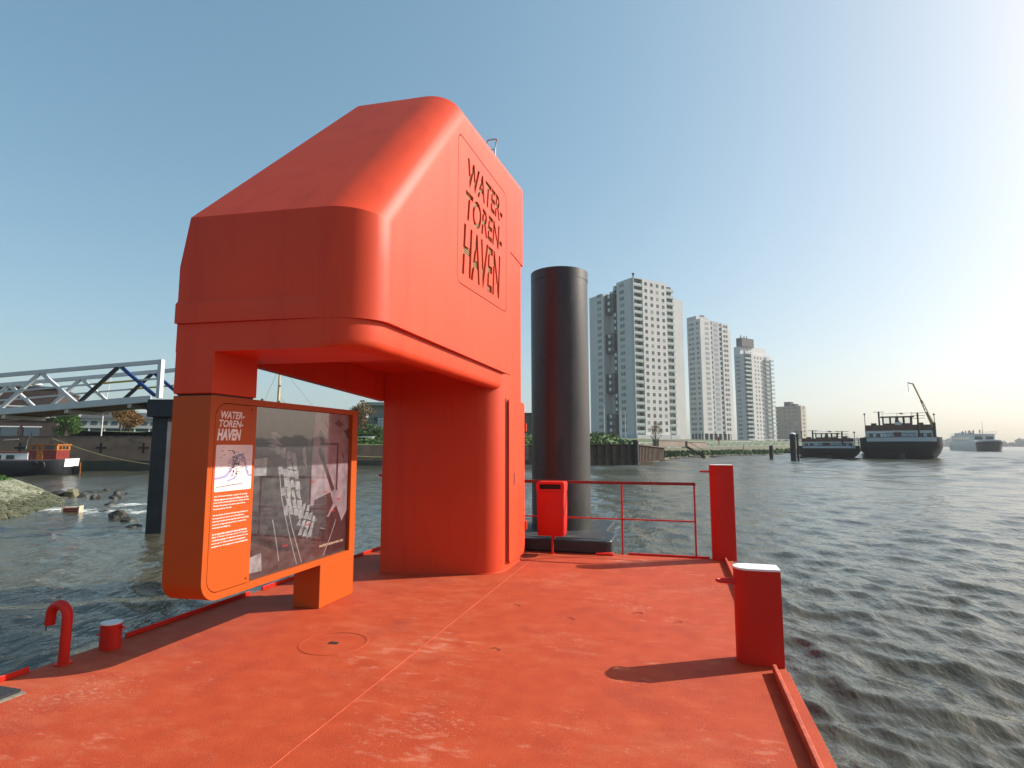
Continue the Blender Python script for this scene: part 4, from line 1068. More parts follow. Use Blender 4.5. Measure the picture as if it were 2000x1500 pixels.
# ---- leaf helpers
def crown(mb, c, rad, n, size, rnd, clumps=14, fill=.45):
    cs = []
    for k in range(clumps):
        u = Vector((rnd.gauss(0,1),rnd.gauss(0,1),rnd.gauss(0,1))).normalized()*rnd.uniform(.35,.85)
        cs.append((Vector((u.x*rad[0],u.y*rad[1],u.z*rad[2])), rnd.uniform(.28,fill)))
    for k in range(n):
        o, r = rnd.choice(cs); u = Vector((rnd.gauss(0,1),rnd.gauss(0,1),rnd.gauss(0,1))).normalized()*(rnd.random()**.4)*r
        p = Vector(c) + o + Vector((u.x*rad[0],u.y*rad[1],u.z*rad[2]))
        a = Vector((rnd.gauss(0,1),rnd.gauss(0,1),rnd.gauss(0,1))).normalized(); b = a.orthogonal().normalized(); s = size*rnd.uniform(.6,1.3)
        mb.add([p-a*s, p+b*s*.45, p+a*s, p-b*s*.45], [(0,1,2,3)])
def tree(name, label, p, h, rad, m, n=1800, size=.16, seed=1, trunk_h=None, cat='tree'):
    rnd = random.Random(seed); t = thing(name, label, cat, p); th = trunk_h or h-rad[2]
    tb = MB(); tb.tube([(0,0,-.2),(.05,0,th*.5),(-.03,.04,th),(0,0,h-rad[2]*.3)], [.16,.12,.09,.03], 7)
    for k in range(7):
        a = rnd.uniform(0,6.28); z0 = th*rnd.uniform(.6,1.0); e = (rad[0]*.7*math.cos(a), rad[1]*.7*math.sin(a), z0+rad[2]*rnd.uniform(.4,1.0))
        tb.tube([(0,0,z0),(e[0]*.5,e[1]*.5,z0+(e[2]-z0)*.6),e], [.06,.045,.02], 5)
    tb.build('trunk', M['bark'], t, smooth=60)
    cm = MB(); crown(cm, (0,0,h-rad[2]), rad, n, size, rnd); cm.build('crown', m, t, recalc=False)
    return t
M['bark'] = mat('bark', (.06,.045,.03), .9, var=.3, scale=5)
M['leaf_o'] = mat('autumn_leaves', (.13,.065,.018), .75, col2=(.24,.12,.030), scale=.8); M['leaf_g'] = mat('green_leaves', (.020,.075,.010), .7, col2=(.065,.14,.022), scale=.7)
M['leaf_b'] = mat('brown_leaves', (.09,.055,.018), .8, col2=(.14,.10,.03), scale=.8); M['leaf_d'] = mat('sparse_olive_leaves', (.08,.075,.035), .8, col2=(.17,.12,.06), scale=.8)
q = at(232,66,2.45); tree('autumn_tree','orange brown autumn tree before the long low building', q, 5.2, (1.75,1.7,2.0), M['leaf_o'], 2600, .17, 3)
q = at(205,70,2.45); crown_ = tree('autumn_tree','small lower autumn tree left of the flagpole side of the orange tree', at(250,68,2.45), 3.2, (1.5,1.4,1.3), M['leaf_o'], 1500, .16, 9)
q = at(124,54,2.42); tree('green_bush','rounded bright green bush right of the dark brick building', q, 3.15, (1.75,1.5,1.6), M['leaf_g'], 3800, .13, 5, cat='bush')
q = at(700,78,2.6); tree('brown_tree','rust brown tree between the sign and the grey glazed building', q, 4.9, (2.2,2.0,2.0), M['leaf_b'], 2800, .17, 6)
q = at(1281,84,1.5); tree('bare_shrub','thin half bare shrub before the tallest tower', q, 4.1, (1.25,1.2,1.6), M['leaf_d'], 900, .09, 8, trunk_h=.6, cat='shrub')
q = at(720,70,2.4); tree('green_bush','leafy green bush on the quay below the grey glazed building', q, 1.9, (2.6,1.6,1.1), M['leaf_g'], 3000, .14, 12, cat='bush')

# ---- buildings on the left bank
M['brick_d'] = mat('dark_brown_brick', (.045,.032,.028), .9, var=.25, scale=3, bump=.2, bscale=10); M['roof_d'] = mat('dark_roof', (.05,.055,.06), .8, var=.2, scale=1)
M['trim'] = mat('white_trim', (.68,.68,.66), .6); M['glass_b'] = mat('blue_grey_glass', (.05,.075,.095), .12, coat=.5); M['greywall'] = mat('grey_cladding', (.22,.225,.225), .8, var=.1, scale=.5)
def frame_of(p, px_dir):
    """building frame: x runs to the right across the view, y away"""
    return math.atan2(RT.y, RT.x)
c0 = at(107,58,2.45)
b = thing('brick_building', 'dark brown brick building with white window lintels at far left', 'building', c0, YAW+.50)
MB().box(-16,0,0,12,-.2,1.95).build('lower_storey', M['brick_d'], b)
MB().box(-16,-.15,.3,12,2.10,4.95).build('upper_storey', M['brick_d'], b)
MB().box(-16.1,.25,-.2,12.2,1.95,2.10).build('coping', M['trim'], b)
MB().box(-16.2,-.05,.2,12.2,4.95,5.15).build('roof', M['roof_d'], b)
MB().box(-16.1,-.0,.22,.30,3.05,3.14).build('string_course', M['trim'], b)
MB().box(-16,-.16,.25,.299,2.2,2.85).build('strip_window', M['glass_b'], b)
for x in (-4.3,-2.55,-7.4,-9.2):
    w_ = MB().box(x,x+1.25,-.03,-.001,.1,1.0).build('window', M['glass_b'], b); MB().box(x-.1,x+1.4,-.06,-.002,1.005,1.10).build('lintel', M['trim'], w_)
MB().box(-6.05,-5.9,-.12,-.02,-.1,1.9).build('drain_pipe', M['trim'], b)
MB().tube([(-2.5,3,5.15),(-2.5,3,5.5)], .28, 14).build('roof_vent', M['trim'], b, smooth=40); MB().tube([(-2.5,3,5.5),(-2.5,3,5.75)], [.55,.42], 14).build('vent_cap', M['trim'], b, smooth=40)
c1 = at(106,92,2.5)
b = thing('long_building', 'long low building with grey roof and a row of windows behind the flagpole', 'building', c1, YAW+.45)
LW = 26
MB().box(-3,LW,0,10,-.2,2.0).build('lower_wall', M['glass_b'], b)
MB().box(-3,LW,-.15,10,2.0,3.55).build('upper_wall', mat('pale_render',(.36,.37,.37),.8,var=.05,scale=.5), b)
rf = MB(); prof_ = [(0,-.4,3.55),(0,-.2,3.9),(0,1.5,4.7),(0,5,4.9),(0,10,4.7),(0,10,3.55)]
rf.rings([[(3.2,y,z) for _,y,z in prof_],[(4.6,y,z) for _,y,z in prof_],[(LW+.3,y,z) for _,y,z in prof_]]) ; rf.build('roof', M['roof_d'], b)
MB().box(-3.1,3.2,-.3,10,3.55,3.75).build('flat_roof', M['roof_d'], b)
for k in range(18): MB().box(.4+k*1.4,1.3+k*1.4,-.19,-.151,2.55,3.15).build('window', M['glass_b'], b)
for k in range(12): MB().box(.1+k*2.1,.32+k*2.1,-.06,-.001,-.1,2.0).build('post', M['trim'], b)
MB().box(12.5,17.5,-.2,-.08,.1,.9).build('white_board', M['trim'], b)
MB().tube([(12.8,3,4.8),(12.8,3,5.5)], .35, 10).build('chimney', M['trim'], b)
MB().box(-1,25,-.5,-.3,-.1,.14).build('hedge_box', mat('green_hedge_rail',(.03,.12,.03),.8), b)
q = at(196,58,2.45); t = thing('flagpole', 'slim white flagpole rising behind the brick quay wall', 'flagpole', q, .0)
e = at(207,58,0); MB().tube([(0,0,-.2),(.03,.02,2.5),((e-q).x,(e-q).y,6.2)], [.055,.045,.03], 8).build('pole', M['trim'], t, smooth=60); MB().ico(((e-q).x,(e-q).y,6.25), .06, 1).build('finial', M['trim'], t)

c2 = at(717.5,82,2.5)
b = thing('glazed_building', 'grey building with overhanging flat roof and a blue framed window grid', 'building', c2, YAW+.16)
zt_ = zh(c2, 792)-2.5
MB().box(.35,17,.1,11,-.4,zt_).build('wall', M['greywall'], b); MB().box(-.25,17.4,-.6,11.5,zt_,zt_+.45).build('roof', mat('pale_roof_edge',(.30,.31,.31),.7), b)
MB().box(.05,.35,-.1,.3,-.4,zt_-.02).build('corner_pier', M['greywall'], b)
M['bluef'] = mat('blue_frame', (.035,.07,.13), .5); M['glass_w'] = mat('sky_glass', (.40,.43,.46), .12, coat=.6)
wf = MB().box(.85,2.75,.0,.098,.35,3.2).build('window_frame', M['bluef'], b)
for i in range(4):
    for j in range(6):
        dk_p = (i == 0 and j in (0,4,5)) or (i==1 and j==0)
        MB().box(.90+i*.46,.90+i*.46+.40,-.02,-.001,.40+j*.465,.40+j*.465+.40).build('pane', M['pane_d'] if dk_p else M['glass_w'], wf)
MB().box(-4.5,.02,4,10,-.4,3.0).build('side_wing', M['brick_d'], b); MB().box(-4.7,.03,3.8,10.2,3.0,3.25).build('wing_roof', M['roof_d'], b)
c3 = at(985,88,2.6); b = thing('brown_building', 'brown brick building glimpsed between the pavilion and the black pile', 'building', c3, YAW)
wlen = reach(c3, RT, 1040); zt_ = zh(at(1040,88), 809)-2.6
MB().box(-4,wlen,0,9,-.4,zt_).build('wall', mat('mid_brown_brick',(.11,.075,.058),.9,var=.2,scale=1), b); MB().box(-4.1,wlen+.15,-.1,9.2,zt_,zt_+.22).build('roof', M['roof_d'], b)
for j in range(2): 
    for i in range(3): MB().box(wlen-1.1-i*1.5,wlen-.4-i*1.5,-.03,-.001,.8+j*1.7,1.9+j*1.7).build('window', M['pane_d'], b)
# sailing ship's mast seen through the opening
q = at(540,62); sb = thing('sailing_barge', 'old sailing barge whose pale mast shows above the sign', 'boat', (q.x,q.y,WATER), YAW+.15)
hull(sb,'hull',M['hull_b'],15,[(-.4,.5,.6,.5),(.2,.1,.3,.2),(1.1,0,0,0)],3.8,3,1.6,.4)
hull(sb,'deck',M['deckg'],14.8,[(1.11,.1,0,.1),(1.15,.14,0,.1)],3.7,3,1.6,.4)
sb.location = (q.x-6.5*math.cos(YAW+.15), q.y-6.5*math.sin(YAW+.15), WATER)
MB().tube([(6.5,0,1.0),(6.5,0,7.6),(6.5,0,11.2)], [.16,.15,.07], 10).build('mast', mat('pale_varnished_mast',(.62,.42,.20),.5,var=.1,scale=2), sb, smooth=60)
MB().tube([(6.5,0,1.9),(5.3,-.2,5.6),(4.9,-.25,7.0)], [.08,.07,.05], 8).build('boom', M['wood_o'], sb, smooth=60)
MB().ico((4.88,-.25,7.05), .16, 1).build('boom_block', M['iron'], sb)
for e in ((11.5,0,1.4),(3.0,0,1.3),(14.0,0,1.6)): MB().tube([(6.5,0,10.9 if e[0]!=11.5 else 7.6), e], .012, 4).build('stay', M['iron'], sb)
for z in (6.9,8.6): MB().ico((6.62,-.1,z), .10, 1).build('mast_fitting', M['iron'], sb)
MB().box(3.0,5.4,-1.1,1.1,1.15,2.0).build('deckhouse', M['wht'], sb)
t = thing('white_dinghy', 'small white dinghy lying on the grassy quay beside the sign', 'boat', at(703,64,2.35), YAW+.5)
MB().rings([[(x*.9,y*.8,0) for x,y in outline(1.6,.5,.7,.2)],[(x,y,.32) for x,y in outline(1.7,.62,.7,.2)]]).build('hull', M['wht'], t, smooth=40)

# ================================================================== TOWERS ON THE RIGHT BANK
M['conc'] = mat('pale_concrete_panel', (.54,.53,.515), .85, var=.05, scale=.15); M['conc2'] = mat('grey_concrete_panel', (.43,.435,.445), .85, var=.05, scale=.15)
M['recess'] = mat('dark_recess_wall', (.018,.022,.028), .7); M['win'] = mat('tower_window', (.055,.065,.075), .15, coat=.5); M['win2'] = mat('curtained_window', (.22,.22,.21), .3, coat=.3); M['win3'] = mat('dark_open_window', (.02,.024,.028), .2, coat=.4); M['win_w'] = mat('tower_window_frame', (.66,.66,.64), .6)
M['rail_g'] = mat('pale_green_balustrade', (.34,.41,.39), .35); M['beige'] = mat('beige_brick', (.23,.20,.16), .9, var=.08, scale=.3); M['beige_sunlit'] = mat('sunlit_beige_copy', (.46,.41,.32), .85)  # second beige is the brick tone brightened to paint in sunlight
GZ = 4.15
def slab(name, parent, m, u, v, x0, x1, y0, y1, z0, z1):
    return MB().box(x0,x1,y0,y1,z0,z1).build(name, m, parent)
def tower_frame(px, d, ang):
    p = at(px, d, GZ); th = YAW + math.radians(ang)
    return p, th, Vector((math.cos(th),math.sin(th),0)), Vector((-math.sin(th),math.cos(th),0))
# shared pieces (local frame: x along lit face, y along shaded face, both away from the near corner)
def win_x(w, h):    # on the lit face (y = 0): glass, curtained or half-open, in a pale frame
    out = []
    for m_ in (M['win'], M['win'], M['win2'], M['win3']):
        q = MB().box(-w/2,w/2,-.05,-.01,-h/2,h/2).mesh('window', m_); out.append(q)
    q = MB().box(-w/2,w*.1,-.05,-.01,-h/2,h/2).box(w*.16,w/2,-.09,-.01,-h/2,h/2).mesh('window', M['win']); out.append(q)
    return out
def win_y(w, h):
    return [MB().box(-.05,-.01,-w/2,-.08,-h/2,h/2).box(-.05,-.01,.08,w/2,-h/2,h/2).mesh('window', m_) for m_ in (M['win'], M['win'], M['win'], M['win2'])]
rw_ = random.Random(77)
def balcony_mesh(w, dpt, h=1.1):
    m_ = MB(); m_.box(0,w,-dpt,0,-.12,.08); m_.box(0,w,-dpt,-dpt+.05,.20,h); m_.box(0,.05,-dpt+.05,0,.20,h); m_.box(w-.05,w,-dpt+.05,0,.20,h)
    return m_.mesh('balcony', M['rail_g'])
# ---- tower one
p, th, u, v = tower_frame(1244, 220, 31)
t = thing('apartment_tower', 'tallest pale concrete apartment tower, nearest to the black pile, with green balconies', 'apartment tower', p, th, 'three apartment towers behind the bank')
lit, lef = reach(p,u,1325), reach(p,v,1155); r0, r1 = reach(p,v,1210), reach(p,v,1183)
Hm = zh(p, 541) - GZ; NF = 22; fh = (Hm-2.6)/NF; z0 = 2.2
bw = lit*.215
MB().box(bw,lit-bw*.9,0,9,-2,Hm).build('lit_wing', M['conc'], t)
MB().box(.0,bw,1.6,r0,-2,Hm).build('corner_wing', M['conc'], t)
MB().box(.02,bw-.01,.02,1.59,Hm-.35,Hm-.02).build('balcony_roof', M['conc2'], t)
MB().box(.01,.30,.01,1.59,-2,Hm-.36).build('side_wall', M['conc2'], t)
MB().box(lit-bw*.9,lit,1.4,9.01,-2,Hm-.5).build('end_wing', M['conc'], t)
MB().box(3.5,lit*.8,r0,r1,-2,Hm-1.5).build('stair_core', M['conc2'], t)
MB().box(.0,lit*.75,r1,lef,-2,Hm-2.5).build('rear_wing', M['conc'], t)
wl_ = reach(p,u,1345); MB().box(lit+.01,wl_,.8,14,-2,zh(p+u*wl_,587)-GZ).build('lower_wing', M['conc'], t)
MB().box(2.5,lit*.6,3,r0-.5,Hm,Hm+.9).build('roof_house', M['conc2'], t)
MB().tube([(1.2,1.2,Hm),(1.2,1.2,Hm+1.6)], .25, 8).build('roof_vent', M['iron'], t); MB().ico((1.2,1.2,Hm+1.7), .6, 1).build('roof_vent', M['iron'], t)
wx, wy, bal = win_x(1.35,1.35), win_y(2.6,1.4), balcony_mesh(bw-.1, 1.5); bal2 = balcony_mesh(bw*.9-.05, 1.4)
dm = MB().box(.35,bw-.02,1.55,1.595,-fh/2+.15,fh/2-.30).mesh('balcony_door', M['win']); dm2 = MB().box(lit-bw*.9+.05,lit-.2,1.35,1.395,-fh/2+.15,fh/2-.3).mesh('balcony_door', M['win'])
ws = MB().box(3.44,3.49,-.9,.9,-.6,.6).mesh('stair_window', M['win_w'])
cols = [bw + (lit-bw*1.9)*f for f in (.14,.38,.62,.86)]
for k in range(NF):
    z = z0 + (k+.5)*fh
    for c in cols: link('window', rw_.choice(wx), t, (c,0,z))
    link('window', rw_.choice(wy), t, (0, 1.6+(r0-1.6)*.62, z)); link('window', rw_.choice(wy), t, (0, r1+(lef-r1)*.28, z-1.2))
    link('balcony', bal, t, (.05,1.58,z-fh/2)); link('balcony_door', dm, t, (0,0,z))
    link('balcony', bal2, t, (lit-bw*.9+.02,1.38,z-fh/2)); link('balcony_door', dm2, t, (0,0,z))
    if k > 0: slab_z = z - fh/2 - .9
# dark stair bays hung alternately in the recess
k = 0
while k < NF:
    za, zb = z0+k*fh, z0+min(k+3,NF)*fh
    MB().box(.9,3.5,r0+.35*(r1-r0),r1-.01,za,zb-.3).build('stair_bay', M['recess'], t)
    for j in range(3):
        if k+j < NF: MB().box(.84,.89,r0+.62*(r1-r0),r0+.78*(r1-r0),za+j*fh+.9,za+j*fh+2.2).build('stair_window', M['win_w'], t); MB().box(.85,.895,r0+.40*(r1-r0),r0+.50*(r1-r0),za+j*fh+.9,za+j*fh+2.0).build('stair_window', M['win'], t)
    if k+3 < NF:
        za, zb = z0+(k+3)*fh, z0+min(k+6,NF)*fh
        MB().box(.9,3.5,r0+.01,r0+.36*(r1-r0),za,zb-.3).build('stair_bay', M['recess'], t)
        for j in range(3):
            if k+3+j < NF: MB().box(.84,.89,r0+.20*(r1-r0),r0+.32*(r1-r0),za+j*fh+.8,za+j*fh+2.2).build('stair_window', M['win_w'], t)
    k += 6
zl = [z0+k*fh for k in range(1,NF)]
jm = MB()
for z in zl:
    jm.box(bw-.01,lit-bw*.9+.01,-.012,.3,z-.03,z+.03); jm.box(-.012,.3,1.61,r0+.01,z-.03,z+.03); jm.box(-.012,.3,r1,lef+.01,z-1.2-.03,z-1.2+.03)
tag(jm.build('panel_joints', mat('concrete_joint',(.40,.37,.35),.9), t), kind='stuff')
MB().box(-.4,lit+.5,-.8,9,-2.2,1.6).build('plinth', M['conc2'], t)

# ---- tower two
p, th, u, v = tower_frame(1376, 292, 31)
t = thing('apartment_tower', 'middle apartment tower with dark vertical slots on its lit face', 'apartment tower', p, th, 'three apartment towers behind the bank')
lit, lef = reach(p,u,1424), reach(p,v,1347); Hm = zh(p,622)-GZ; fh = (Hm-5.5)/NF; z0 = 4.6
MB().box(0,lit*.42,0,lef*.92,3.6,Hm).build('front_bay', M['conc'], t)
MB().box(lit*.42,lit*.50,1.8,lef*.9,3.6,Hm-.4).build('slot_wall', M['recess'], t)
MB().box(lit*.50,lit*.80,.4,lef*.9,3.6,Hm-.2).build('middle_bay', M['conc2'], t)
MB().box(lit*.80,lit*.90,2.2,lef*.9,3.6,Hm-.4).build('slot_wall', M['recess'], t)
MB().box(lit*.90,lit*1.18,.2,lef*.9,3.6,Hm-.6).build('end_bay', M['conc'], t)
wl_ = reach(p,u,1441); MB().box(lit*1.18+.01,wl_+3,4.0,lef*.9,-1,zh(p+u*wl_,643)-GZ).build('lower_wing', M['conc'], t)
MB().box(1,lit*.55,lef*.35,lef,Hm,Hm+2.2).build('roof_house', M['conc2'], t); MB().box(6,8,lef*.4,lef*.6,Hm+2.2,Hm+3.2).build('roof_vent', M['iron'], t)
MB().box(.3,lit*1.1,.8,lef*.9,-1,3.6).build('ground_floor', M['recess'], t)
for x in np.linspace(.0,lit*1.12,7): MB().box(x,x+.6,.02,.6,-1,3.598).build('pillar', M['conc'], t)
for y in np.linspace(1.5,lef*.85,4): MB().box(.02,.6,y,y+.6,-1,3.598).build('pillar', M['conc'], t)
w1, w2 = win_y(1.5,1.3), win_x(1.4,1.4); wb = MB().box(-1.4,1.4,-.06,-.01,-.75,.75).mesh('bay_window', mat('grey_bay_window',(.26,.28,.30),.3)); rl = MB().box(0,lit*.10,-1.5,-1.44,-.5,.5).mesh('balcony', M['rail_g']); sb_ = MB().box(0,lit*.10,-1.5,0,-.6,-.5).mesh('balcony_slab', M['conc2'])
rl2 = MB().box(0,lit*.08,-1.2,-1.14,-.5,.5).mesh('balcony', M['rail_g'])
for k in range(NF):
    z = z0+(k+.5)*fh
    for f in (.22,.58,.80): link('window', rw_.choice(w1), t, (0,lef*.92*f,z))
    link('bay_window', wb, t, (lit*.26,0,z)); link('bay_window', wb, t, (lit*.65,.4,z)); link('window', rw_.choice(w2), t, (lit*1.0,.2,z)); link('window', rw_.choice(w2), t, (lit*1.10,.2,z))
    link('balcony', rl, t, (lit*.80,1.9,z-.6)); link('balcony_slab', sb_, t, (lit*.80,1.9,z-.5)); link('balcony', rl2, t, (lit*.42,1.4,z-.6))

# ---- tower three
p, th, u, v = tower_frame(1464, 405, 33)
t = thing('apartment_tower', 'third apartment tower with a stepped roof, farthest of the three', 'apartment tower', p, th, 'three apartment towers behind the bank')
lit, lef = reach(p,u,1513), reach(p,v,1441); Hm = zh(p,690)-GZ; fh = (Hm-2)/20; z0 = 1.2; bw = lit*.22
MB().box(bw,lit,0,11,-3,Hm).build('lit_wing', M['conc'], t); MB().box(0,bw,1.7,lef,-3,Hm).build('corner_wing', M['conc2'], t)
MB().box(bw+2,lit+.5,4,lef,Hm,Hm+6.2).build('upper_storeys', M['conc'], t); MB().box(0.01,bw+2,lef*.45,lef-.02,Hm,Hm+5.6).build('upper_storeys', M['conc'], t)
MB().box(.5,bw+8,lef*.30,lef*.8,Hm+5.7,Hm+12).build('lift_house', M['recess'], t)
MB().box(.2,bw+2,.4,1.8,Hm,Hm+2).build('parapet', M['conc2'], t)
for x in (2,6,9): MB().tube([(x,lef*.5,Hm+12),(x,lef*.5,Hm+14)], .35, 6).build('roof_vent', M['iron'], t)
w1, w2, bal = win_y(3.2,1.4), win_x(1.5,1.4), balcony_mesh(bw-.1,1.6,1.2); bal2 = balcony_mesh(lit*.13,1.5,1.2)
dm = MB().box(.3,bw-.02,1.64,1.69,-fh/2+.1,fh/2-.2).mesh('balcony_door', M['recess']); dm2 = MB().box(0,lit*.13,-.06,-.01,-fh/2+.3,fh/2-.3).mesh('balcony_door', M['win'])
for k in range(20):
    z = z0+(k+.5)*fh
    link('window', rw_.choice(w1), t, (0,1.7+(lef-1.7)*.62,z)); link('balcony', bal, t, (.05,1.68,z-fh/2)); link('balcony_door', dm, t, (0,0,z))
    for f in (.36,.48,.60): link('window', rw_.choice(w2), t, (lit*f,0,z))
    link('balcony', bal2, t, (lit*.72,-.01,z-fh/2)); link('balcony_door', dm2, t, (lit*.72,0,z))
    link('balcony', bal2, t, (lit*.93,-.01,z-fh/2))

# ---- beige block
p, th, u, v = tower_frame(1567, 430, 35)
t = thing('apartment_block', 'low beige brick apartment block right of the towers', 'apartment block', p, th)
lit, lef = reach(p,u,1577), reach(p,v,1518); Hm = zh(p,792)-GZ; NB = 9; fh = (Hm-1)/NB
MB().box(0,lit,0,lef,-3,Hm).build('wall', M['beige'], t); MB().box(.05,lit-.05,-.35,-.01,-3,Hm-.3).build('sunlit_face', M['beige_sunlit'], t)  # layer on the sunny face, its sunlight painted in as a paler beige
MB().box(1.5,lit*.8,lef*.42,lef*.68,Hm,Hm+3.4).build('lift_house', M['recess'], t); MB().box(1.5,lit*.8,lef*.22,lef*.38,Hm,Hm+1.6).build('roof_house', M['recess'], t)
w1, w2 = win_y(3.6,1.5), win_x(2.4,1.5); wsq = win_y(1.6,1.2); bal = balcony_mesh(3.6,1.4,1.2)
for k in range(NB):
    z = .8+(k+.5)*fh
    link('window', rw_.choice(w1), t, (0,lef*.20,z)); link('window', rw_.choice(w2), t, (lit*.5,-.36,z))
    for f in (.45,.62): link('window', rw_.choice(wsq), t, (0,lef*f,z))
    link('balcony', bal, t, (lit-.3,3.2,z-fh/2)); 
# ---- street lamps, railings and people on the bank
M['lampg'] = mat('grey_lamp_post', (.45,.46,.46), .5, metal=.3)
for i,(px,d,ph) in enumerate(((1181,150,8.6),(1213,155,8.0),(1222,160,7.9),(1351,190,6.0),(1312,185,5.0))):
    q = at(px,d,3.4); t = thing('street_lamp', ['slim street lamp left of the dark stair recess','slim street lamp, left of the close pair before the tallest tower','slim street lamp, right of the close pair before the tallest tower','slim street lamp before the middle tower','short street lamp right of the bare shrub'][i], 'street lamp', q, YAW, 'lamps before the towers')
    MB().tube([(0,0,-1),(0,0,ph)], [.13,.08], 8).build('post', M['lampg'], t, smooth=60); MB().box(-.55,.55,-.12,.12,ph,ph+.12).build('lamp_head', M['trim'], t)
M['rail_w'] = mat('white_guard_rail', (.40,.43,.45), .5)
for i,(a,b) in enumerate(zip(range(2,7), range(3,8))):
    pa, pb = inland(BANK,a,9.6), inland(BANK,b,9.6); za, zb = bz[a]+.1, bz[b]+.1
    t = thing('lattice_rail', ['first','second','third','fourth','fifth'][i]+' stretch of white lattice guard rail along the bank, counted from the sheet piling', 'guard rail', (pa.x,pa.y,za), 0, 'white lattice rails on the bank')
    d = Vector((pb.x-pa.x,pb.y-pa.y,zb-za)); L_ = d.length; n_ = max(3, int(L_/(3.2 if i < 3 else 6))); hh = 1.05 if i < 3 else 1.6
    MB().bar((0,0,0),d,.12,.10).build('bottom_bar', M['rail_w'], t); MB().bar(Vector((0,0,hh)),d+Vector((0,0,hh)),.12,.10).build('top_bar', M['rail_w'], t)
    for k in range(n_):
        a0, a1, am = d*(k/n_), d*((k+1)/n_), d*((k+.5)/n_)
        MB().bar(a0,am+Vector((0,0,hh)),.11,.11).build('brace', M['rail_w'], t); MB().bar(am+Vector((0,0,hh)),a1,.11,.11).build('brace', M['rail_w'], t)
# pale retaining walls and the boat ramp on the bank
M['pinkwall'] = mat('pinkish_concrete', (.27,.215,.175), .9, var=.15, scale=.4)
for px0,px1,d,y0,y1,lab in ((1287,1338,92,860,872,'left of two pale pinkish retaining walls above the bank'),(1343,1380,104,863,874,'right of two pale pinkish retaining walls above the bank')):
    a, b = at(px0,d), at(px1,d+5); za0, za1 = zh(a,y1), zh(a,y0); a.z = za0
    t = thing('retaining_wall', lab, 'wall', a, math.atan2((b-a).y,(b-a).x)); L_ = math.hypot(b.x-a.x,b.y-a.y)
    MB().box(0,L_,0,1.2,-.05,za1-za0).build('wall', M['pinkwall'], t); MB().box(-.1,L_+.1,-.1,1.3,za1-za0,za1-za0+.12).build('coping', M['concrete'], t)
a, b = at(1341,101,1.3), wpt(1376,894); t = thing('boat_ramp', 'dark narrow ramp slanting down the bank to the water', 'ramp', a)
MB().bar((0,0,.1),(b.x-a.x,b.y-a.y,WATER-1.2),.9,.25).build('ramp', M['iron'], t); MB().bar((.5,0,.9),(b.x-a.x+.5,b.y-a.y,WATER-.4),.07,.07).build('handrail', M['iron'], t)
t = thing('floating_jetty', 'small dark landing stage at the foot of the grassy bank', 'jetty', at(1452,128,.35), YAW)
MB().box(-1.4,1.4,0,1.2,-.5,.15).build('deck', M['iron'], t); MB().bar((.2,.5,.1),(.2,.5,1.2),.1,.1).build('post', M['iron'], t)

# mooring posts in the river
for px,py,top,w,lab,cap in ((1507,896,870,.30,'single black mooring post in the river left of the barges',0),(1550.5,899,848,.42,'thick black mooring dolphin with a white cap beside the barges',1)):
    q = wpt(px,py); t = thing('mooring_dolphin', lab, 'mooring post', (q.x,q.y,WATER), YAW); h = zh(q,top)-WATER
    MB().tube([(0,0,-2),(0,0,h)], w, 14).build('shaft', M['iron'], t, smooth=40)
    if cap:
        MB().tube([(0,0,h),(0,0,h+.12),(0,0,h+.22)], [w*.95,w*.8,w*.3], 14).build('cap', M['white_cap'], t, smooth=40)
        MB().bar((.72,.1,-2),(.72,.1,h+.05),.22,.22).build('side_pile', M['iron'], t); MB().bar((.2,.1,h-.35),(.75,.1,h-.35),.16,.2).build('bracket', M['iron'], t); MB().bar((.2,.1,.5),(.75,.1,.5),.16,.2).build('bracket', M['iron'], t)

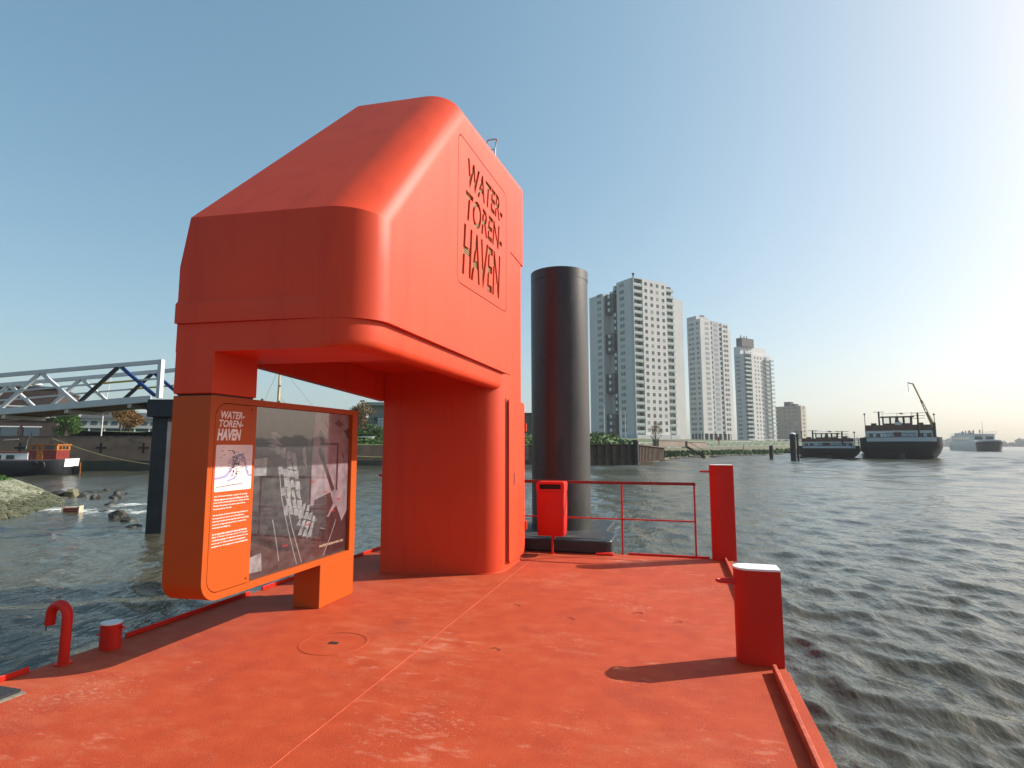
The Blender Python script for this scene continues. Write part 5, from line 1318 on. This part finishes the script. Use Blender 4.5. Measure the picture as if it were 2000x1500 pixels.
# ================================================================== BARGES
M['hull_d'] = mat('dark_green_black_hull', (.011,.016,.018), .5, spec=.3, var=.25, scale=.6); M['barge_w'] = mat('barge_white', (.74,.75,.74), .5, var=.05, scale=1); M['brown_v'] = mat('brown_varnish', (.11,.035,.018), .45, var=.3, scale=1.5)
M['bulw'] = mat('grey_white_band', (.42,.46,.48), .5)
def hullform(parent, L_, B, lv, sheer, m):
    return hull(parent,'hull',m,L_,lv,B,9.0,3.4,sheer)
def barge(label, pc, heading, B, L_, dz, big):
    t = thing('river_barge', label, 'barge', (pc.x,pc.y,WATER), heading, 'barges moored along the bank')
    hb_ = 3.35*dz
    hullform(t, L_, B, [(-.8,1.6,3,3.2),(.0,.9,1.5,1.6),(.9*dz,.25,.6,.5),(1.7*dz,.0,.2,.0),(hb_,.0,0,0)], .5*dz, M['hull_d'])
    # pale band round the stern
    o = outline(L_, B, 9.0, 3.4); st = [q for q in o if q[0] < 3.3]; st = sorted(st, key=lambda q: math.atan2(q[1],-(q[0]-3.4)))
    vs = []
    for x,y in st: sh_ = .5*dz*.7*(max(0,.3-x/L_)/.3)**2; vs += [(x-.06,y*1.003,hb_-.75*dz+sh_),(x-.06,y*1.003,hb_-.08+sh_)]
    lo = [i for i in range(len(st)) if abs(st[i][1]) < B*.44]
    MB().add(vs, [(2*i,2*i+2,2*i+3,2*i+1) for i in range(len(st)-1) if i in lo and i+1 in lo]).build('stern_band', M['bulw'], t, recalc=False)
    MB().prism([(x*.99+.25,y*.94) for x,y in outline(L_-.6,B,9,3.4)], hb_-.6*dz, hb_-.55*dz).build('deck', M['deckg'], t)
    zd = hb_-.55*dz
    hs = 4.6
    ch = MB().box(hs,hs+9,-B*.41,B*.41,zd,zd+2.05*dz).build('deckhouse', M['barge_w'], t)
    MB().box(hs-.12,hs+9.1,-B*.42,B*.42,zd+2.05*dz,zd+3.0*dz).build('upper_trim', M['brown_v'], ch)
    for y in (-B*.36,-B*.27,B*.26,B*.35): MB().box(hs-.06,hs-.01,y-.28,y+.28,zd+.75*dz,zd+1.5*dz).build('window', M['pane_d'], ch)
    MB().box(hs-.07,hs-.01,-B*.20,B*.17,zd+.1,zd+1.75*dz).build('rear_wall', M['bulw'], ch)
    MB().box(hs-.10,hs-.071,-.3,.75,zd+.1,zd+1.75*dz).build('door', M['brown_v'], ch)
    for k in range(4): MB().box(hs+1+k*2,hs+2.1+k*2,-B*.41-.03,-B*.41-.005,zd+.8*dz,zd+1.5*dz).build('window', M['pane_d'], ch)
    # wheelhouse: base, corner pillars, roof; one looks through its windows
    wx, wzb = hs+2.2, zd+2.0*dz; ww = B*.185; zo = wzb+1.35*dz
    wh = MB().box(wx,wx+3,-ww,ww,wzb,zo).build('wheelhouse', M['brown_v'], t)
    MB().box(wx-.3,wx+3.3,-ww-.3,ww+.3,zo+1.1*dz,zo+1.24*dz).build('roof', M['brown_v'], wh)
    for y in (-ww,-ww*.48,0,ww*.48,ww):
        for x in (wx+.05,wx+2.9): MB().bar((x,y*.97,zo),(x,y*.97,zo+1.1*dz),.16 if y else .34,.14).build('pillar', M['brown_v'], wh)
    for x in (wx+1,wx+2):
        for y in (-ww,ww): MB().bar((x,y*.97,zo),(x,y*.97,zo+1.1*dz),.12,.12).build('pillar', M['brown_v'], wh)
    gl = mat('clear_pane',(.8,.85,.85),.05); gl.node_tree.nodes['Principled BSDF'].inputs['Transmission Weight'].default_value = 1.0; gl.node_tree.nodes['Principled BSDF'].inputs['IOR'].default_value = 1.02
    for i in range(4): y = -ww+ww*.5*i; MB().box(wx+.02,wx+.04,y*.97+.1,(y+ww*.5)*.97-.1,zo+.02,zo+1.08*dz).build('pane', gl, wh)
    MB().box(wx+1.0,wx+1.5,-.3,.3,zo,zo+.5*dz).build('console', M['hull_b'], wh)
    # aft dinghy
    dg = MB().rings([[(1.6+y*.3, -x*.5+1.2, zd+.35) for x,y in outline(4.2,1.0,1.6,.4)],[(1.5+y*.5,-x*.62+1.5,zd+1.0*dz) for x,y in outline(4.6,1.3,1.6,.4)]]).build('tender', M['bulw'], t, smooth=40)
    # masts
    def mast(x,y,z1,sp,nb): 
        MB().tube([(x,y,zd),(x,y,z1)], .13, 8).build('mast', M['iron'], t, smooth=60)
        for k in range(nb): MB().bar((x,y-sp,z1-.06-k*.42),(x,y+sp,z1-.06-k*.42),.07,.07).build('crosstree', M['iron'], t)
    mast(hs+1.0, B*.235, zd+5.4*dz, .75, 1); mast(hs-.7, -B*.235, zd+5.0*dz, .95, 3)
    for y in (-B*.43,B*.42): MB().tube([(hs-.4,y,zd),(hs-.4,y,zd+(4.9 if y>0 else 4.6)*dz)], .05, 6).build('light_mast', M['iron'], t); MB().ico((hs-.4,y,zd+(4.95 if y>0 else 4.65)*dz), .17, 1).build('lantern', M['iron'], t)
    MB().tube([(wx+.2,-ww-.2,zo+1.75*dz),(wx+.2,ww+.2,zo+1.75*dz)], .03, 5).build('aerial_rail', M['trim'], wh)
    for y in (-ww,0,ww): MB().tube([(wx+.2,y,zo+1.2*dz),(wx+.2,y,zo+1.95*dz)], .03, 5).build('aerial', M['trim'], wh)
    MB().ico((wx+.3,.3*-ww,zo+1.72*dz), .28, 1, squash=(1,1.4,.6)).build('radar', M['bulw'], wh)
    # stern rail
    for y in np.linspace(-B*.40,B*.40,9): MB().bar((2.2,y,zd+.2),(2.2,y,zd+1.5*dz),.05,.05).build('rail_post', M['iron'], t)
    MB().bar((2.2,-B*.40,zd+1.5*dz),(2.2,B*.40,zd+1.5*dz),.06,.06).build('stern_rail', M['iron'], t)
    MB().box(-.4,2.0,-.35,.35,-1,.95*dz).build('rudder', M['deckg'], t)
    MB().box(hs+10,L_-9,-B*.40,B*.40,zd,zd+.9).build('hatch_covers', M['bulw'], t)
    for sy in (-1,1): MB().box(hs+4.6,hs+6.0,sy*B*.30-.4,sy*B*.30+.4,zd+3*dz,zd+3.5*dz).build('funnel', M['hull_b'], t)
    if big:
        # folded-up car crane on the right side
        cx, cy = hs-.2, -B*.425; z1 = zd+2.3
        MB().tube([(cx,cy,zd),(cx,cy,z1+.8)], .22, 8).build('crane_post', M['iron'], t, smooth=50)
        tip = Vector((cx+1.0, -B*.235+.15, zd+9.4)); base = Vector((cx,cy,z1))
        boom = MB(); boom.bar(base, base.lerp(tip,.35), .36, .36)
        for s in (-1,1): boom.bar(base.lerp(tip,.05)+Vector((0,.22*s,0)), base.lerp(tip,.62)+Vector((0,.10*s,0)), .10,.12)
        boom.bar(base.lerp(tip,.55), tip, .20,.20)
        for k in range(7): a_ = .08+k*.075; boom.bar(base.lerp(tip,a_)+Vector((0,.22*(1-a_)*(1 if k%2 else -1),0)), base.lerp(tip,a_+.075)+Vector((0,.22*(1-a_)*(-1 if k%2 else 1),0)), .06,.06)
        boom.build('crane_boom', mat('ochre_boom',(.34,.20,.06),.45), t); MB().bar(tip, tip+Vector((0,.75,.25)), .14,.14).build('crane_jib', M['iron'], t)
        MB().tube([tip+Vector((0,.7,.25)), tip+Vector((0,.7,-1.2))], .03, 4).build('hoist_cable', M['iron'], t)
        MB().box(wx-.6,wx-.2,-.5,.4,zo-.9,zo+.2).build('white_casing', M['barge_w'], t)
    return t
p1 = wpt(1763,897.5); hd = math.atan2(p1.y, p1.x) + .05
barge('large dark barge with a raised crane boom, right of the two barges', p1, hd, 10.9, 70, .94, True)
p2 = wpt(1620,896); hd2 = math.atan2(p2.y, p2.x) + .03
barge('smaller low barge with a brown wheelhouse, between the mooring dolphin and the large barge', p2, hd2, 9.2, 62, .58, False)
a, b = p2 + Vector((4.8,2,2.0)), p1 + Vector((-5.5,1,3.2))
tag(MB().tube([a.lerp(b,u_)+Vector((0,0,-.3*math.sin(math.pi*u_))) for u_ in np.linspace(0,1,8)], .05, 5).build('mooring_rope', M['iron']), 'dark mooring line slung between the two barges', 'rope')

# ---- passenger boat under way
q = wpt(1940,882); aft = wpt(1872,879); hdg = math.atan2(q.y-aft.y, q.x-aft.x)
t = thing('passenger_boat', 'white passenger boat with a dark bow and people on its top deck', 'boat', (aft.x,aft.y,WATER), hdg); L_ = math.hypot(q.x-aft.x,q.y-aft.y)*1.02; B = 7.6
hull(t,'hull',M['barge_w'],L_,[(-.5,.7,2.2,.6),(.5,.3,1.7,.2),(2.3,.02,.7,.0),(3.2,.0,.3,0)],B,7.5,1.2,.9)
mbh = MB(); o0 = [x for x in outline(L_-1.5,B-.6,7.5,1.2)]
def ringpart(z, ins, rb): return [(x+.0,y) for x,y in outline(L_-rb,B-2*ins,7.5,1.2)]
rr_ = []
for z, ins, rb in ((.02,.46,1.9),(.5,.28,1.65),(2.3,-.012,.66),(2.75,-.02,.45)):
    o = ringpart(z,ins,rb); ln = L_; rr_.append([(x,y,z+.9*((max(0,x/ln-.6)/.4)**2)*(1 if z>.3 else 0)) for x,y in o])
half = [i for i,(x,y,z) in enumerate(rr_[2]) if x > L_*.52]
fs, vs = [], [p for r_ in rr_ for p in r_]; n_ = len(rr_[0])
for i in range(3):
    for k in range(n_):
        k2 = (k+1)%n_
        if k in half and k2 in half: fs.append((i*n_+k,i*n_+k2,(i+1)*n_+k2,(i+1)*n_+k))
mbh.add(vs, fs).build('dark_bow', M['hull_d'], t, smooth=50, recalc=False)
hull(t,'deck',M['bulw'],L_-.3,[(3.21,.1,.3,0),(3.25,.12,.3,0)],B,7.5,1.2,.9)
sal = MB().box(L_*.10,L_*.80,-B*.42,B*.42,3.26,6.3).build('saloon', M['barge_w'], t)
for k in range(9): MB().box(L_*.16+k*L_*.062,L_*.16+k*L_*.062+L_*.045,-B*.42-.03,-B*.42-.005,4.1,5.4).build('window', M['pane_d'], sal); MB().box(L_*.16+k*L_*.062,L_*.16+k*L_*.062+L_*.045,B*.42+.005,B*.42+.03,4.1,5.4).build('window', M['pane_d'], sal)
for y0,y1 in ((-B*.36,-B*.06),(B*.06,B*.36)): MB().box(L_*.80+.005,L_*.80+.03,y0,y1,4.4,5.5).build('front_window', M['pane_d'], sal)
MB().box(L_*.08,L_*.83,-B*.45,B*.45,6.3,6.45).build('sun_deck', M['barge_w'], t)
for k in range(11):
    for y in (-B*.44,B*.44): MB().bar((L_*.09+k*L_*.073,y,6.45),(L_*.09+k*L_*.073,y,7.4),.07,.07).build('rail_post', M['bulw'], t)
for y in (-B*.44,B*.44): MB().bar((L_*.09,y,7.4),(L_*.82,y,7.4),.08,.08).build('deck_rail', M['bulw'], t)
MB().box(L_*.12,L_*.34,-B*.3,B*.3,6.45,7.5).build('deck_locker', M['bulw'], t)
MB().tube([(L_*.78,0,6.45),(L_*.78,0,11.2)], [.09,.05], 6).build('mast', M['bulw'], t)
for k in range(6): MB().box(L_*.02+k*1.6,L_*.02+k*1.6+.9,-B/2+.05-.03,-B/2+.05,1.2,2.1).build('hull_window', M['pane_d'], t)
# passengers
M['cloth1'] = mat('dark_clothes', (.035,.040,.055), .8); M['cloth2'] = mat('brown_clothes', (.10,.06,.04), .8); M['cloth3'] = mat('blue_clothes', (.05,.08,.14), .8)
def person_mesh(name, m, pose):
    bm = bmesh.new(); sk = bm.verts.layers.skin.verify()
    pts = {'pel':(0,0,.95,.14),'ch':(0,.0,1.3,.17),'nk':(0,0,1.48,.06),'hd':(0,.01,1.62,.105),'ht':(0,.01,1.74,.07)}
    for s,n in ((1,'l'),(-1,'r')):
        pts.update({'hip'+n:(.1*s,0,.88,.10),'kn'+n:(.12*s,.03+pose*s*.06,.5,.075),'an'+n:(.12*s,pose*s*.08,.08,.05),'ft'+n:(.13*s,.14+pose*s*.08,.04,.045),
                    'sh'+n:(.2*s,0,1.38,.07),'el'+n:(.27*s,.02,1.12,.055),'wr'+n:(.24*s,.16+.08*pose,.98+.2*pose,.042)})
    V = {}
    for k,(x,y,z,r) in pts.items():
        V[k] = bm.verts.new((x,y,z)); V[k][sk].radius = (r,r*.85)
    ed = [('pel','ch'),('ch','nk'),('nk','hd'),('hd','ht')] + [e for n in 'lr' for e in (('pel','hip'+n),('hip'+n,'kn'+n),('kn'+n,'an'+n),('an'+n,'ft'+n),('ch','sh'+n),('sh'+n,'el'+n),('el'+n,'wr'+n))]
    for a,b in ed: bm.edges.new((V[a],V[b]))
    V['pel'][sk].use_root = True
    me = bpy.data.meshes.new(name); bm.to_mesh(me); bm.free(); o = link(name, me)
    o.modifiers.new('skin','SKIN'); sd = o.modifiers.new('sub','SUBSURF'); sd.levels = 1
    dg = bpy.context.evaluated_depsgraph_get(); res = bpy.data.meshes.new_from_object(o.evaluated_get(dg)); bpy.data.objects.remove(o)
    res.materials.clear(); res.materials.append(m); res.polygons.foreach_set('use_smooth',[True]*len(res.polygons))
    return res
pms = [person_mesh('person',M['cloth1'],.4), person_mesh('person',M['cloth2'],-.5), person_mesh('person',M['cloth3'],.8)]
Mt = Matrix.Translation((aft.x,aft.y,WATER)) @ Matrix.Rotation(hdg,4,'Z'); rq = random.Random(31)
for k,(f,s) in enumerate(((.36,-.2),(.40,.1),(.44,-.35),(.50,-.3),(.52,.0),(.57,-.38),(.61,-.1),(.64,-.36),(.665,-.2),(.69,-.38),(.71,.1),(.74,-.30),(.77,-.1))):
    w_ = Mt @ Vector((L_*f, B*s, 6.455)); o = link('person', pms[k%3], None, w_, (0,0,rq.uniform(0,6.28)))
    tag(o, 'person in %s clothes standing on the top deck of the passenger boat' % ('dark','brown','blue')[k%3], 'person', 'people on the top deck of the passenger boat, %s clothes' % ('dark','brown','blue')[k%3])
# a walker on the bank
q = inland(BANK,3,12.0); o = link('person', person_mesh('person', mat('red_jacket',(.32,.04,.03),.8), .5), None, (q.x,q.y,1.6)); q_ = at(1404,118,2.1); o.location = (q_.x,q_.y,1.75)
tag(o, 'person in a red jacket walking behind the white lattice rail', 'person')

# ================================================================== HAZE over the river
hz = bpy.data.materials.new('haze'); hz.use_nodes = True; nt = hz.node_tree
nt.nodes.remove(nt.nodes['Principled BSDF']); pv = nt.nodes.new('ShaderNodeVolumePrincipled')
pv.inputs['Color'].default_value = (.86,.90,.95,1); pv.inputs['Density'].default_value = .00028; pv.inputs['Anisotropy'].default_value = .2
nt.links.new(pv.outputs[0], nt.nodes['Material Output'].inputs['Volume'])
tag(MB().box(-1420,1420,-1420,1420,-6,82).build('haze', hz), 'thin pale haze over the river', 'haze', kind='stuff')
